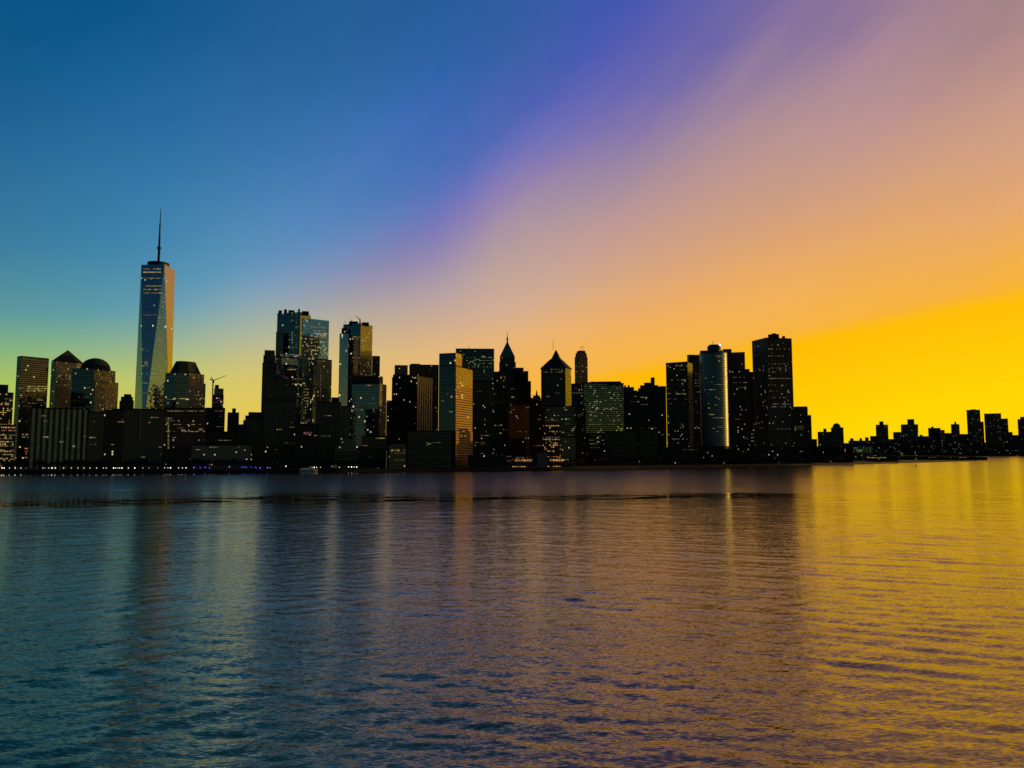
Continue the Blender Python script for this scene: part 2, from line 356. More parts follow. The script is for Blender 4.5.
WINMESH = {}
def win_mesh(kind):
    if kind not in WINMESH:
        me = bpy.data.meshes.new('window')
        v = [(x, y, z) for x in (-.5, .5) for y in (-.5, .5) for z in (-.5, .5)]
        me.from_pydata(v, [], [(0, 1, 3, 2), (4, 6, 7, 5), (0, 4, 5, 1), (2, 3, 7, 6), (0, 2, 6, 4), (1, 5, 7, 3)])
        me.materials.append(G[kind]); WINMESH[kind] = me
    return WINMESH[kind]
class Bld:
    """a building: an Empty at its base with facade, roof and window children"""
    def __init__(s, name, label, xs, yt, off, mat, cat='tower', al=None, dep=None, ch=0., matR=None, D=None, parapet=True, group=None, z0=None):
        xm = sum(xs) / len(xs)
        s.D = D or shore_d(xm) + off
        s.pts = foot(xs, yt, s.D, al, dep, ch); s.al = al
        s.zt = zat(yt, s.pts[0][1])
        cx = sum(p[0] for p in s.pts) / len(s.pts); cy = sum(p[1] for p in s.pts) / len(s.pts)
        s.org = (cx, cy, GZ)
        s.root = root(name, s.org, label, cat, group)
        s.mat = mat; s.xs = xs; s.yt = yt
        n = len(s.pts)
        mats = [M[mat], M[matR or mat], M['roof']]
        s.faces = [(s.pts[i], s.pts[(i + 1) % n]) for i in range(n)]
        if len(xs) == 3: fm = [1] + [0] * (n - 1)
        else: fm = [0] * n
        prism('facade', s.pts, GZ - 1, s.zt, mats, s.root, s.org, fm_side=fm)
        if parapet:
            o, i = shrink(s.pts, 1.004), shrink(s.pts, .965); z = s.zt
            vs = [(p[0], p[1], z - .6) for p in o] + [(p[0], p[1], z + 1.3) for p in o] + [(p[0], p[1], z + 1.3) for p in i] + [(p[0], p[1], z + .02) for p in i]
            fs = []
            for k in range(n):
                j = (k + 1) % n
                fs += [(k, j, n + j, n + k), (n + k, n + j, 2 * n + j, 2 * n + k), (2 * n + k, 2 * n + j, 3 * n + j, 3 * n + k)]
            mesh_obj('roof_parapet', vs, fs, M['roof'], s.root, s.org)
    def block(s, xs, yt, mat=None, name='upper_storeys', dd=3., al=None, dep=None, y0=None, ch=0., matR=None, top=None):
        """a further volume of the same building, dd metres behind its near corner"""
        D = s.D + dd
        p = foot(xs, yt, D, al if al is not None else (s.al if len(xs) == 3 else None), dep, ch)
        z1 = zat(yt, p[0][1]); z0 = zat(y0, p[0][1]) if y0 else (GZ - .9 if z1 < s.zt + .5 else s.zt - 4)
        m = [M[mat or s.mat], M[matR or mat or s.mat], M['roof']]
        fm = [1] + [0] * (len(p) - 1) if len(xs) == 3 else None
        prism(name, p, z0, z1, m, s.root, s.org, top=shrink(p, top) if top else None, fm_side=fm)
        return p, z0, z1
    def unit(s, x0, x1, yt, dd=8., mat='roof', name='rooftop_plant_room', y0=None):
        return s.block((x0, x1), yt, mat, name, dd, dep=None, y0=y0)
    def mast(s, px, y0, y1, r=.8, dd=10., name='antenna', mat='darkmetal', r2=None):
        D = s.D + dd
        a = (xr(px, y0) * D, D, zat(y0, D)); b = (xr(px, y1) * D, D, zat(y1, D))
        return tube(name, a, b, r, r2 if r2 is not None else r * .4, M[mat], s.root, s.org, 6)
    def win(s, f, px, py, w, h, kind, name='window'):
        a, b = Vector(s.faces[f][0]), Vector(s.faces[f][1]); e = (b - a); ln = e.length; e = e / ln
        t = xr(px, py)
        q = (t * a.y - a.x) / (e.x - t * e.y)
        if q < .5 or q > ln - .5: return
        p = a + e * q; z = zat(py, p.y)
        if z < GZ + 2 or z > s.zt - 1: return
        nn = Vector((e.y, -e.x))
        o = bpy.data.objects.new(name, win_mesh(kind))
        o.location = (p.x + nn.x * .15 - s.org[0], p.y + nn.y * .15 - s.org[1], z - s.org[2])
        o.rotation_euler = (0, 0, math.atan2(e.y, e.x)); o.scale = (min(w * .85, ln * .9), .5, h * .85)
        link(o, s.root)
    def row(s, f, y, x0, x1, n, kind='warm', w=3.2, h=1.9, keep=1.):
        for i in range(n):
            if random.random() > keep: continue
            px = x0 + (x1 - x0) * (i + .5) / n
            s.win(f, px, y, w, h, kind)
    def scatter(s, f, x0, x1, y0, y1, n, kinds=('warm', 'white'), w=(1.6, 3.6), h=1.4):
        for i in range(max(1, int(n * .3 + .5))):
            py = random.uniform(y0, y1); z = round((zat(py, s.D)) / 3.9) * 3.9 + 1.4
            py = CY - F * math.tan(math.atan((z - H) / s.D) - PITCH)
            px = random.uniform(x0, x1); k = random.choice(kinds); st = random.uniform(1.5, 2.6)
            for j in range(random.choice((1, 2, 3, 4, 6))):
                if x0 <= px <= x1 and random.random() < .85: s.win(f, px, py, random.uniform(*w), h * random.uniform(.7, 1.), k)
                px += st

# front face index: two-x footprint -> 0; three-x footprint -> 0 is the right face, last is the left face
LF = -1

# ================================================================== buildings, left to right
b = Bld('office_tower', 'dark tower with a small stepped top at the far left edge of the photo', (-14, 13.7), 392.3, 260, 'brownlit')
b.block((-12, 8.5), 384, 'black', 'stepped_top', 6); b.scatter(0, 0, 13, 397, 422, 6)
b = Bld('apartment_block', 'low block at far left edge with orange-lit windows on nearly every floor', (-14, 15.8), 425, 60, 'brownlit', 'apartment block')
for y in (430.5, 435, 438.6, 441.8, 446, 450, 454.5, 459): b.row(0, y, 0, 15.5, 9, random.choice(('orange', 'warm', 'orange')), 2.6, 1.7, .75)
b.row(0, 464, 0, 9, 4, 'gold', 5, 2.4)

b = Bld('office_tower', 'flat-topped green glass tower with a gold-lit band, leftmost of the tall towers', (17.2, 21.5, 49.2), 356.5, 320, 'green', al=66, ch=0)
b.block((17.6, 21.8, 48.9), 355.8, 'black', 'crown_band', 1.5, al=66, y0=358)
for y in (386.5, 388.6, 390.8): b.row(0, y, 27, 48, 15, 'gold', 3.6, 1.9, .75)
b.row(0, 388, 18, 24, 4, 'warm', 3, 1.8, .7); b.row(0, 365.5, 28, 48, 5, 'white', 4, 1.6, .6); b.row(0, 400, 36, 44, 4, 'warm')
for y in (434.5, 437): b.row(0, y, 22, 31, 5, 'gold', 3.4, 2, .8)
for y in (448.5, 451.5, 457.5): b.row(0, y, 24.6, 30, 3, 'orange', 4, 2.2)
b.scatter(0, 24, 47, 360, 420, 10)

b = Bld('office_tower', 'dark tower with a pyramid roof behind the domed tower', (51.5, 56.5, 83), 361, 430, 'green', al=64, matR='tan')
z = b.zt; p = [(x, y) for x, y in b.pts]
prism('pyramid_roof', shrink(p, 1.0), z + 1.4, zat(350, b.D + 25), [M['slate']], b.root, b.org, top=shrink(p, .02))
for y in (367, 371, 375, 379): b.row(0, y, 60, 82, 8, 'warm', 3, 1.6, .55)
b.row(0, 385, 58, 82, 9, 'orange', 3, 1.6, .6); b.row(0, 393, 64, 82, 6, 'warm', 3, 1.6, .5)

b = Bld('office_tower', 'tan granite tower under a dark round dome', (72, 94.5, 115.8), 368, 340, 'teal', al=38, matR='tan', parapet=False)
b.block((91, 95.5, 118.6), 380, 'teal', 'lower_shoulder', -2, al=38, matR='tan')
D = b.D + 22; cx = xr(95.7, 366) * D; rr = 13.4 * D / F; z0 = b.zt
hh = zat(358.2, D) - z0
lathe('dome', (cx, D), [(rr * 1.03, z0 - 1), (rr, z0 + .05 * hh)] + [(rr * math.cos(a), z0 + hh * math.sin(a)) for a in np.linspace(.12, 1.5, 9)], M['slate'], b.root, b.org, 28)
for y in (374.5, 378, 383, 388): b.row(0, y, 95, 114, 10, 'warm', 2.2, 1.5, .2)
b.row(0, 397, 84, 94, 4, 'white'); b.row(LF, 397, 78, 92, 5, 'white', 3, 1.5, .6); b.scatter(LF, 74, 93, 385, 405, 6)

b = Bld('apartment_block', 'wide low residential block with vertical bluish bays in front of the domed tower', (30, 89), 408, 50, 'bays', 'apartment block', dep=30)
b.unit(34.5, 44, 406, 6); b.unit(55, 84, 406.6, 8, 'bays')
b.scatter(0, 42, 88, 414, 458, 16, ('white', 'white', 'warm')); b.row(0, 446.3, 73, 74.5, 1, 'white', 4, 3); b.row(0, 437, 43.5, 48, 3, 'white')
b = Bld('apartment_block', 'plain dark brown block right of the bluish bay-striped block', (89, 104.4), 412, 60, 'ribs', 'apartment block')
b.scatter(0, 90, 103, 418, 458, 7); b.row(0, 437.5, 87, 96, 4, 'white')
b = Bld('apartment_block', 'dark block with faint window dots, left of the tallest tower\'s foot', (104.4, 124), 410.5, 75, 'black', 'apartment block')
b.unit(112, 122, 408.4, 5); b.scatter(0, 106, 123, 416, 458, 10)
b = Bld('apartment_tower', 'small dark tower with a rounded top touching the tallest tower\'s left side', (119.5, 134), 400, 210, 'black', 'apartment tower', parapet=False)
b.block((121, 133), 396.5, 'black', 'upper_tier', 3); b.block((124, 131.5), 394, 'black', 'upper_tier', 5)

# ---- tallest tower: tapering prism of eight triangles with a mast
D1 = 1690.0
lab = 'tallest tower, tapering blue glass with a thin mast, catching pink light on its right side'
base = foot((133.8, 143.2, 171.2), 415, D1)
org = (sum(p[0] for p in base) / 4, sum(p[1] for p in base) / 4, GZ)
rt = root('tapering_skyscraper', org, lab, 'skyscraper')
zt = zat(264.2, D1 + 12); zb = 58.
mid = [((base[i][0] + base[(i + 1) % 4][0]) / 2, (base[i][1] + base[(i + 1) % 4][1]) / 2) for i in range(4)]
tp = shrink(mid, 1.24)
prism('podium', base, GZ - 1, zb, [M['teal'], M['roof']], rt, org)
vs = [(p[0], p[1], zb) for p in base] + [(p[0], p[1], zt) for p in tp]
fs = []
for i in range(4):
    fs += [(i, (i + 1) % 4, 4 + i), (4 + i, (i + 1) % 4, 4 + (i + 1) % 4)]
fs.append((4, 5, 6, 7))
mesh_obj('facade', vs, fs, [M['mirror'], M['roof']], rt, org, fm=[0] * 8 + [1])
cxy = (sum(p[0] for p in tp) / 4, sum(p[1] for p in tp) / 4)
lathe('roof_ring', cxy, [(20, zt - .5), (23, zt + 1), (23.5, zt + 9.5), (20, zt + 9.6), (19.5, zt + 2)], M['darkmetal'], rt, org, 32)
Dm = cxy[1]; mz = [zat(y, Dm) for y in (262, 249.5, 247, 238, 225, 214, 209)]
lathe('mast', cxy, [(3.2, zt), (2.6, mz[1]), (4.4, mz[1] + 1), (4.4, mz[2]), (2.3, mz[2] + 1), (2.3, mz[3] - 2), (2.8, mz[3]), (1.9, mz[3] + 1), (1.7, mz[4]), (2.2, mz[4] + 1), (1.2, mz[4] + 2.5), (.9, mz[5]), (.4, mz[6])], M['darkmetal'], rt, org, 10)
lathe('beacon', cxy, [(.9, mz[6]), (1.2, mz[6] + 1.5), (.2, mz[6] + 2.6)], G['pink'], rt, org, 8)
# lit storeys, set on the two sloping front faces
def tri_win(a, bb, c, d, px, py, w, h, kind):
    A, B_, C_ = Vector(a), Vector(bb), Vector(c)
    nn = (B_ - A).cross(C_ - A).normalized()
    if nn.y > 0: nn = -nn
    dv = Vector((xr(px, py), 1, zr(py))); o0 = Vector((0, 0, H))
    t = (A - o0).dot(nn) / dv.dot(nn); q = o0 + dv * t + nn * .2
    o = bpy.data.objects.new('window', win_mesh(kind)); o.location = q - Vector(org)
    e = Vector((-nn.y, nn.x, 0)).normalized()
    o.rotation_euler = (0, 0, math.atan2(e.y, e.x)); o.scale = (w, .6, h); link(o, rt)
VV = [Vector(v) for v in vs]
invL = (VV[7], VV[0], VV[4])          # left inverted triangle: apex at the near base corner
upM = (VV[0], VV[1], VV[4])
for y in (269, 272.2, 286, 289.5, 293): 
    for k in range(9):
        if random.random() < .85: tri_win(*invL, None, 144.2 + k * 2.0, y, 3.4, 2.2, 'gold')
for y in (278.2,):
    for k in range(9): tri_win(*invL, None, 143.8 + k * 2, y, 4, 1.6, 'warm')
for k in range(7): tri_win(*invL, None, 143.5 + k * 2, 315, 3, 1.8, 'pink' if k % 2 else 'warm')
for y in (349, 351, 362, 364, 366, 373.5, 383, 393):
    for k in range(4):
        if random.random() < .6: tri_win(*invL, None, 142 + k * 1.7, y, 3.4, 1.6, 'warm')
for i in range(46):
    y = random.uniform(292, 405); f_ = (y - 264) / 151
    tri_win(*upM, None, random.uniform(164.5 - 20 * f_ + 2, 164.5 + 5 * f_ - 1), y, random.uniform(2.5, 5), 1.5, random.choice(('warm', 'white')))

b = Bld('apartment_block', 'dark brown block right in front of the tallest tower\'s foot', (122, 164), 409, 95, 'ribs', 'apartment block', dep=30)
b.mast(140, 440, 409, 1.6, -1, 'corner_pipe', 'pale', 1.6); b.scatter(0, 124, 163, 414, 458, 20, ('warm', 'white', 'orange'))
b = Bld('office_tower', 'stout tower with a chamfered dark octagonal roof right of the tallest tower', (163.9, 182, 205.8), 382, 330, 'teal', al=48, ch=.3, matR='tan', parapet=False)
b.block((165.5, 182, 204.3), 373, 'teal', 'upper_storeys', 4, al=48, ch=.32, matR='tan', y0=384)
b.block((169.5, 182.3, 202), 361, 'roof', 'mansard_roof', 9, al=48, ch=.35, y0=374, top=.6)
for o in b.root.children:
    if o.name.startswith('mansard'): o.data.materials[0] = M['slate']; o.data.materials[1] = M['slate']
b.row(4, 398.6, 178, 192, 8, 'gold', 4.5, 1.6); b.row(3, 399.3, 165, 178, 6, 'gold', 4, 1.4, .7)
for y in (399, 404, 395): b.row(0, y, 194, 205, 6, 'gold', 2.4, 1.5, .5)
b = Bld('office_block', 'broad dark block with rows of small lights below the octagonal-roofed tower', (164, 206), 408, 120, 'blackgrid', 'office block', dep=35)
for y in (411, 424.5, 431.5): b.row(0, y, 165, 205, 20, random.choice(('warm', 'orange')), 2.6, 1.5, .55)
b.row(0, 429.5, 199, 203, 2, 'warm', 4, 4); b.scatter(0, 166, 205, 412, 455, 20, ('warm', 'orange', 'white'))
for k in range(16): b.win(0, 168.4, 418 + k * 2, 2.2, 1.6, 'gold')

b = Bld('unfinished_tower', 'unfinished tower with open pinkish-lit floors beside the crane', (213, 223.8), 394.5, 380, 'site', 'unfinished tower', parapet=False)
b.block((214.2, 223.6), 388.3, 'olive', 'formwork_screen', 1.5); b.block((215, 219), 384.8, 'roof', 'core_wall', 4)
b.scatter(0, 213.5, 223.5, 396, 408, 14, ('pink', 'orange', 'white'))
cr_ = root('tower_crane', (xr(212.8, 410) * (b.D - 6), b.D - 6, GZ), 'tower crane with raised thin jib standing at the unfinished tower', 'crane')
Dc = b.D - 6; co = tuple(cr_.location)
def cp(x, y): return (xr(x, y) * Dc, Dc, zat(y, Dc))
tube('crane_mast', (co[0], Dc, GZ), cp(213, 380), 1.3, 1.3, M['steel'], cr_, co, 4)
tube('jib', cp(213.5, 380.6), cp(226.2, 375.5), .9, .5, M['steel'], cr_, co, 4)
tube('counter_jib', cp(213.5, 380.3), cp(210, 379.2), 1.5, 1.5, M['darkmetal'], cr_, co, 4)
tube('tower_peak', cp(213, 380), cp(211.2, 376.5), .8, .5, M['steel'], cr_, co, 4)
tube('operator_cab', cp(213.6, 383), cp(213.4, 380.8), 1.6, 1.6, M['darkmetal'], cr_, co, 6)
b = Bld('office_block', 'dark block at the foot of the unfinished tower', (205.5, 225.2), 408.2, 300, 'black', 'office block')
b.row(0, 411, 215, 223, 5, 'pink', 3, 1.6); b.scatter(0, 208, 224, 412, 440, 14, ('white', 'pink', 'warm'))
b = Bld('apartment_tower', 'small dark tower with a boxy water tank on its roof, right of the crane', (227.6, 239.2), 413, 260, 'black', 'apartment tower')
b.unit(232.2, 236, 408.3, 4, name='water_tank')
b = Bld('apartment_block', 'low dark block between the water-tank tower and the arch-topped block', (238, 246), 425, 150, 'black', 'apartment block')
b = Bld('apartment_tower', 'dark block with a rounded arch-like stepped top', (243.2, 264.5), 420, 200, 'ribs', 'apartment tower', parapet=False)
b.block((245.3, 264), 415.4, 'black', 'upper_tier', 3); b.block((248.5, 263.6), 412, 'black', 'upper_tier', 5)
b = Bld('exhibition_hall', 'long low pale flat-roofed hall above the waterfront trees at left', (192, 252), 445, 90, 'pale', 'hall', dep=40)
b.scatter(0, 194, 250, 447, 452, 14)
b = Bld('apartment_block', 'low dark block behind the long pale hall', (206, 244), 432, 150, 'black', 'apartment block')
b.scatter(0, 208, 243, 435, 444, 8)

b = Bld('stone_tower', 'slim brown stone tower left of the pair of tall glass towers', (262.4, 276), 363, 520, 'ribs', 'tower')
b.block((263.4, 275.4), 355, 'ribs', 'upper_storeys', 3); b.block((264.6, 275), 350, 'brown', 'crown', 5)
b = Bld('office_tower', 'tall navy glass tower with bright vertical strips and rooftop machines', (277.4, 300.5, 311), 312, 620, 'navy', al=30, matR='teal', parapet=False)
b.block((276.1, 283.5), 331.6, 'teal', 'side_wing', -6)
for x0, x1, y in ((278.5, 282, 310.2), (284, 287, 309.3), (288.5, 294.5, 310), (298, 300, 309), (302, 309, 311)): b.unit(x0, x1, y, 14)
for px, k in ((292.3, 'orange'), (296.2, 'green'), (288.6, 'teal')):
    D = b.D - 1
    if k == 'teal': continue
    for j in range(18): b.win(LF, px, 313 + j * 2.45, 2.0, 2.6, 'gold' if k == 'orange' else 'green') if random.random() < .6 else None
b.mast(299, 310, 308, .8); b.mast(286, 310, 308.3, .7)
b.row(LF, 335, 288, 296, 3, 'orange', 4, 1.6); b.row(0, 325, 301, 310, 3, 'white', 4, 1.8); b.row(0, 345.5, 301, 311, 4, 'white', 4, 1.8)
b.scatter(LF, 280, 300, 320, 400, 22, ('warm', 'white', 'orange'))
b = Bld('office_tower', 'tall pale blue-green mirror glass tower with a slanting flat roof and many lit floors', (301.8, 302.8, 329.2), 317.8, 560, 'teal', al=66, matR='mirrorlit', parapet=False)
for y, x0, x1, kk, kp in ((325, 303, 308, 'gold', .8), (327.3, 314, 326, 'white', .8), (331, 311, 325, 'gold', .8), (333.5, 312, 328, 'gold', .7), (337, 314, 328, 'gold', .7), (345.8, 304, 316, 'white', .9), (348, 305, 328, 'gold', .6), (351, 304, 328, 'warm', .5), (355, 304, 328, 'gold', .5), (339, 304, 328, 'green', .4), (342, 304, 328, 'gold', .4)):
    b.row(0, y, x0, x1, int((x1 - x0) / 1.6), kk, 3.4, 1.7, kp)
for y in range(386, 416, 3): b.row(0, y, 303.5, 309, 4, 'gold', 3, 1.7, .55)
b = Bld('office_tower', 'dark blue glass box with a white-lit top floor in front of the tall navy tower', (276.5, 281.5, 302), 357.2, 480, 'navy', al=62)
p, z0, z1 = b.block((277, 281.8, 301), 353.6, 'site', 'lit_top_floor', 2, al=62)
ff, zz = b.faces, b.zt; b.faces = [(p[i], p[(i + 1) % 4]) for i in range(4)]; b.zt = z1 + 1
for y in (354.8, 356.2): b.row(0, y, 282, 297, 9, 'white', 3, 1.8, .85)
b.faces, b.zt = ff, zz
b.row(0, 369.5, 287, 296, 4, 'gold', 4, 1.8); b.row(0, 379, 290, 302, 6, 'gold', 3.4, 1.6, .6); b.row(0, 384, 292, 302, 6, 'gold', 3.4, 1.6, .6)
b.scatter(0, 290, 301, 386, 416, 14, ('gold', 'warm'))
b = Bld('apartment_tower', 'dark brown tower with a domed crown in front of the blue glass box', (264.3, 295), 400, 180, 'ribs', 'apartment tower', dep=34)
b.block((267, 295), 385, 'ribs', 'upper_storeys', 3); b.block((270, 290), 378.5, 'brown', 'crown_drum', 6)
D = b.D + 18; lathe('crown_dome', (xr(279.3, 378) * D, D), [(9 * D / F, zat(379, D)), (7.5 * D / F, zat(376.8, D)), (4.5 * D / F, zat(375.2, D)), (1 * D / F, zat(374.5, D))], M['slate'], b.root, b.org, 20)
b.scatter(0, 266, 294, 388, 450, 18)
b = Bld('office_tower', 'mid-height tower with one pinkish lit stripe in front of the mirror glass tower', (309.6, 316.8, 332), 359.3, 430, 'navy', al=62, matR='olive')
b.block((310, 317, 331.8), 358.8, 'olive', 'attic', 2, al=62, y0=360.5)
for j in range(15): b.win(0, 320.6, 369 + j * 2.2, 1.8, 2.6, 'pink')
b.scatter(0, 318, 331, 363, 402, 7); b.scatter(LF, 310, 316, 364, 402, 6)
b = Bld('office_tower', 'tall blue and olive tower with a derrick on its roof', (343.3, 360.8, 372.6), 323, 460, 'navy', al=36, matR='olive', parapet=False)
b.block((339.6, 348.6), 333.4, 'mirror', 'side_wing', -10); b.block((341.6, 347), 328, 'black', 'terrace_storeys', 6)
b.unit(349, 358, 321.2, 10); b.unit(362, 369, 322.2, 8); b.mast(351.5, 322, 319.3, 1.2, 8); b.mast(345, 323, 320.8, 1., 8)
b.row(LF, 337, 352, 361, 5, 'gold', 4.5, 1.8); b.scatter(LF, 350, 360, 340, 372, 6); b.scatter(0, 362, 371, 342, 372, 5, ('white', 'warm'))
dk = b.D + 12; dl = (xr(359.5, 322) * dk, dk, zat(322, dk))
cr_ = root('derrick_crane', dl, 'short tilted derrick on the roof of the blue and olive tower', 'crane')
def cp2(x, y): return (xr(x, y) * dk, dk, zat(y, dk))
tube('base_post', cp2(360, 323), cp2(360, 319), 1.8, 1.4, M['darkmetal'], cr_, dl, 6); tube('boom', cp2(360.5, 319.8), cp2(356, 316.3), 1.2, .8, M['darkmetal'], cr_, dl, 4)
b = Bld('office_tower', 'narrow dark tower just right of the derrick-topped tower', (372.2, 380), 356.4, 540, 'brown')
b.scatter(0, 373, 379, 360, 375, 5, ('orange', 'warm'))
b = Bld('office_block', 'square blue glass block with a blank dark top, below the derrick-topped tower', (352, 379.7, 386.6), 383.5, 230, 'navy', 'office block', al=24, matR='tan', parapet=False)
b.block((352.6, 379.4, 383), 376, 'black', 'plant_storey', 3, al=24)
b.scatter(LF, 353, 378, 388, 430, 20, ('white', 'warm')); b.row(LF, 385.4, 366, 372, 3, 'warm', 4, 1.6)
for j in range(15): b.win(LF, 373.6, 396 + j * 2.2, 2, 2, 'white') if random.random() < .5 else None
b = Bld('office_block', 'dark ribbed block below the pink-striped tower', (317.6, 341.2), 402.5, 150, 'ribs', 'office block')
b.unit(331.4, 339, 397.3, 8); b.scatter(0, 319, 340, 406, 440, 7)
b = Bld('office_block', 'small pale gridded block left of the blue glass block', (341.2, 350.6), 406.5, 190, 'pale', 'office block')
b = Bld('apartment_block', 'low black block beneath the pink-striped tower with one reddish lit row', (295, 318.5), 424, 110, 'black', 'apartment block')
for y in (432.5, 434): b.row(0, y, 303.8, 312, 5, 'pink', 3, 1.6)
b.scatter(0, 296, 317, 428, 452, 8)
# stepped museum
b = Bld('museum', 'low museum with a stepped roof of stacked tiers near the waterfront', (334, 359), 451, 60, 'hstripe', 'museum', dep=40, parapet=False)
for x0, x1, y, dd in ((335.5, 357.5, 448.2, 4), (337, 356.5, 445.4, 8), (339, 355, 442.2, 12), (341, 353.5, 439.4, 16)): b.block((x0, x1), y, 'pale', 'roof_tier', dd)
for y in (446.6, 449.6): b.row(0, y, 338, 356, 8, 'warm', 4, .8, .5)
b.row(0, 442.4, 350, 356, 3, 'orange', 3, 2)
b = Bld('civic_hall', 'wide low dark hall with a pale roof band left of the small orange-lit pier house', (361.6, 387), 436.5, 90, 'hstripe', 'hall', dep=30)
b.row(0, 438.2, 376, 385, 5, 'gold', 4, 1.6); b.row(0, 445.5, 361, 368, 4, 'pink', 3, 1.8); b.row(0, 451, 367, 378, 4, 'white', 2.4, 2)
b = Bld('office_block', 'low black block at the right foot of the blue glass block', (386.5, 395), 401, 380, 'black', 'office block')

b = Bld('office_tower', 'pale olive tower peeping out behind the gold-finned dark tower', (394.6, 407.8), 365.6, 540, 'olive')
b.mast(399, 366, 364.4, 1.2)
b = Bld('office_tower', 'broad dark tower with a flat top behind the gold-finned tower', (409.3, 438.8), 365, 400, 'blackgrid')
b.unit(411, 420, 363.6, 12); b.scatter(0, 411, 437, 368, 400, 6)
b = Bld('office_tower', 'dark glass tower whose right side carries vertical fins catching gold light', (392, 417.2, 433), 376, 250, 'black', al=32, matR='stripe', parapet=False)  # the right face's gold light is part of its fin wall colour
b.block((393, 412), 374.4, 'black', 'plant_storey', 12)
b.scatter(LF, 394, 416, 380, 428, 7); b.win(LF, 415, 376.4 + 1.4, 6, 2.4, 'gold')
b = Bld('apartment_tower', 'striped apartment tower catching bright orange and gold light, with a dark teal left side', (439, 456, 472.6), 366, 85, 'teal', 'apartment tower', al=24, matR='balcony')  # orange glow of the right face is painted into its wall colour
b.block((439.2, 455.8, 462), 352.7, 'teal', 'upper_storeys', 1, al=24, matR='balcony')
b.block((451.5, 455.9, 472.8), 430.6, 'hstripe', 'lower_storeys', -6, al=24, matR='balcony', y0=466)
b.scatter(LF, 440, 455, 362, 428, 8, ('white', 'warm')); b.row(LF, 411.8, 449, 453, 2, 'gold', 4, 2.4); b.row(LF, 401, 441, 444, 2, 'white')
for y in (436, 440, 444, 448): b.row(0, y, 457, 466, 5, 'orange', 3.4, 2, .7)
b = Bld('office_block', 'long low block of dark ribbon windows at the foot of the orange striped tower', (407.7, 451.6), 431.3, 45, 'hstripe', 'office block', dep=30)
b.scatter(0, 410, 450, 436, 460, 9); b.row(0, 444, 428, 431, 2, 'white')
b = Bld('office_tower', 'broad dark green glass tower with lit rows behind the orange striped tower', (455.8, 494.2), 349, 470, 'greenlit')
b.mast(469, 349, 345.6, .9)
for y in (357.5, 360.5, 363.5, 367): b.row(0, y, 466, 492, 14, random.choice(('green', 'warm')), 3.6, 1.7, .45)
b.row(0, 359.5, 476, 480, 2, 'gold', 4, 2.4)
b = Bld('office_block', 'dark brown block between the orange striped tower and the brick block', (472.4, 493.8), 381, 370, 'brown', 'office block')
b.row(0, 435.5, 480, 490, 5, 'white', 3, 1.6, .8); b.scatter(0, 474, 492, 385, 455, 13, ('warm', 'white', 'orange'))
b = Bld('pier_house', 'small orange-lit house on the water\'s edge left of the ribbon-window block', (389.3, 406), 446, 20, 'beige', 'house', dep=18, parapet=False)
b.block((391, 404), 443.8, 'beige', 'upper_storey', 3)
for y, kk in ((450.4, 'gold'), (453, 'orange'), (460, 'orange')): b.row(0, y, 390, 405.5, 7, kk, 1.8, 1.3, .7)

# spire tower
b = Bld('stone_tower', 'brown stone tower with a green pyramid roof and needle spire', (498.7, 516.6), 371, 620, 'brown', 'tower', dep=38, parapet=False)
b.block((499.2, 515.8), 362, 'brown', 'upper_storeys', 3); p, z0, z1 = b.block((499.8, 514.8), 356.5, 'brown', 'upper_storeys', 5, dep=34)
prism('pyramid_roof', p, z1 + .1, zat(342.8, b.D + 20), [M['copper']], b.root, b.org, top=shrink(p, .12))
D = p[0][1] + 16; cxx = sum(q[0] for q in p) / 4; cyy = sum(q[1] for q in p) / 4
lathe('spire', (cxx, cyy), [(2.6, zat(343, D)), (1.6, zat(340.8, D)), (2.3, zat(339.6, D)), (2.1, zat(338.4, D)), (.9, zat(337, D)), (.3, zat(332, D))], M['darkmetal'], b.root, b.org, 8)
b.block((493.5, 502), 371.5, 'brown', 'left_shoulder', 4); b.block((492.5, 499), 374, 'brown', 'left_shoulder', -3)
b.scatter(0, 500, 515, 376, 398, 8, ('warm', 'orange'))
b = Bld('stone_tower', 'reddish stepped stone tower just right of the green-pyramid tower', (515, 528.3), 371, 580, 'brick', 'tower', parapet=False)
b.block((514, 523.6), 367.6, 'brown', 'upper_storeys', 5); b.block((514.4, 531), 381, 'brick', 'lower_storeys', -8); b.scatter(0, 517, 528, 375, 396, 8, ('warm', 'pink'))
b = Bld('brick_block', 'broad red-brown brick block with an uneven top under the green-pyramid tower', (492.5, 509, 530.2), 402, 200, 'black', 'brick block', al=62, matR='brick', parapet=False)
b.block((509.5, 517), 397.5, 'brick', 'rooftop_pavilion', 8); b.block((521, 530), 399.3, 'brick', 'rooftop_pavilion', 16); b.block((495, 507), 400.2, 'brown', 'rooftop_pavilion', 12)
b.row(0, 405, 505, 512, 3, 'white', 3, 1.6); b.scatter(LF, 494, 508, 405, 448, 8); b.scatter(0, 511, 529, 408, 450, 12, ('warm', 'orange', 'white'))
b = Bld('brick_block', 'narrower brown block between the red brick block and the pointed-roof tower', (529, 543), 400.5, 170, 'brick', 'brick block', parapet=False)
b.block((531, 541), 397.8, 'brown', 'upper_storeys', 4); b.block((533, 540), 395.5, 'brown', 'upper_storeys', 7)
D = b.D + 20; tube('spirelet', (xr(536.7, 396) * D, D, zat(397, D)), (xr(536.7, 390) * D, D, zat(390, D)), 3.2, .4, M['slate'], b.root, b.org, 6)
b.scatter(0, 530, 542, 404, 452, 9, ('warm', 'orange'))

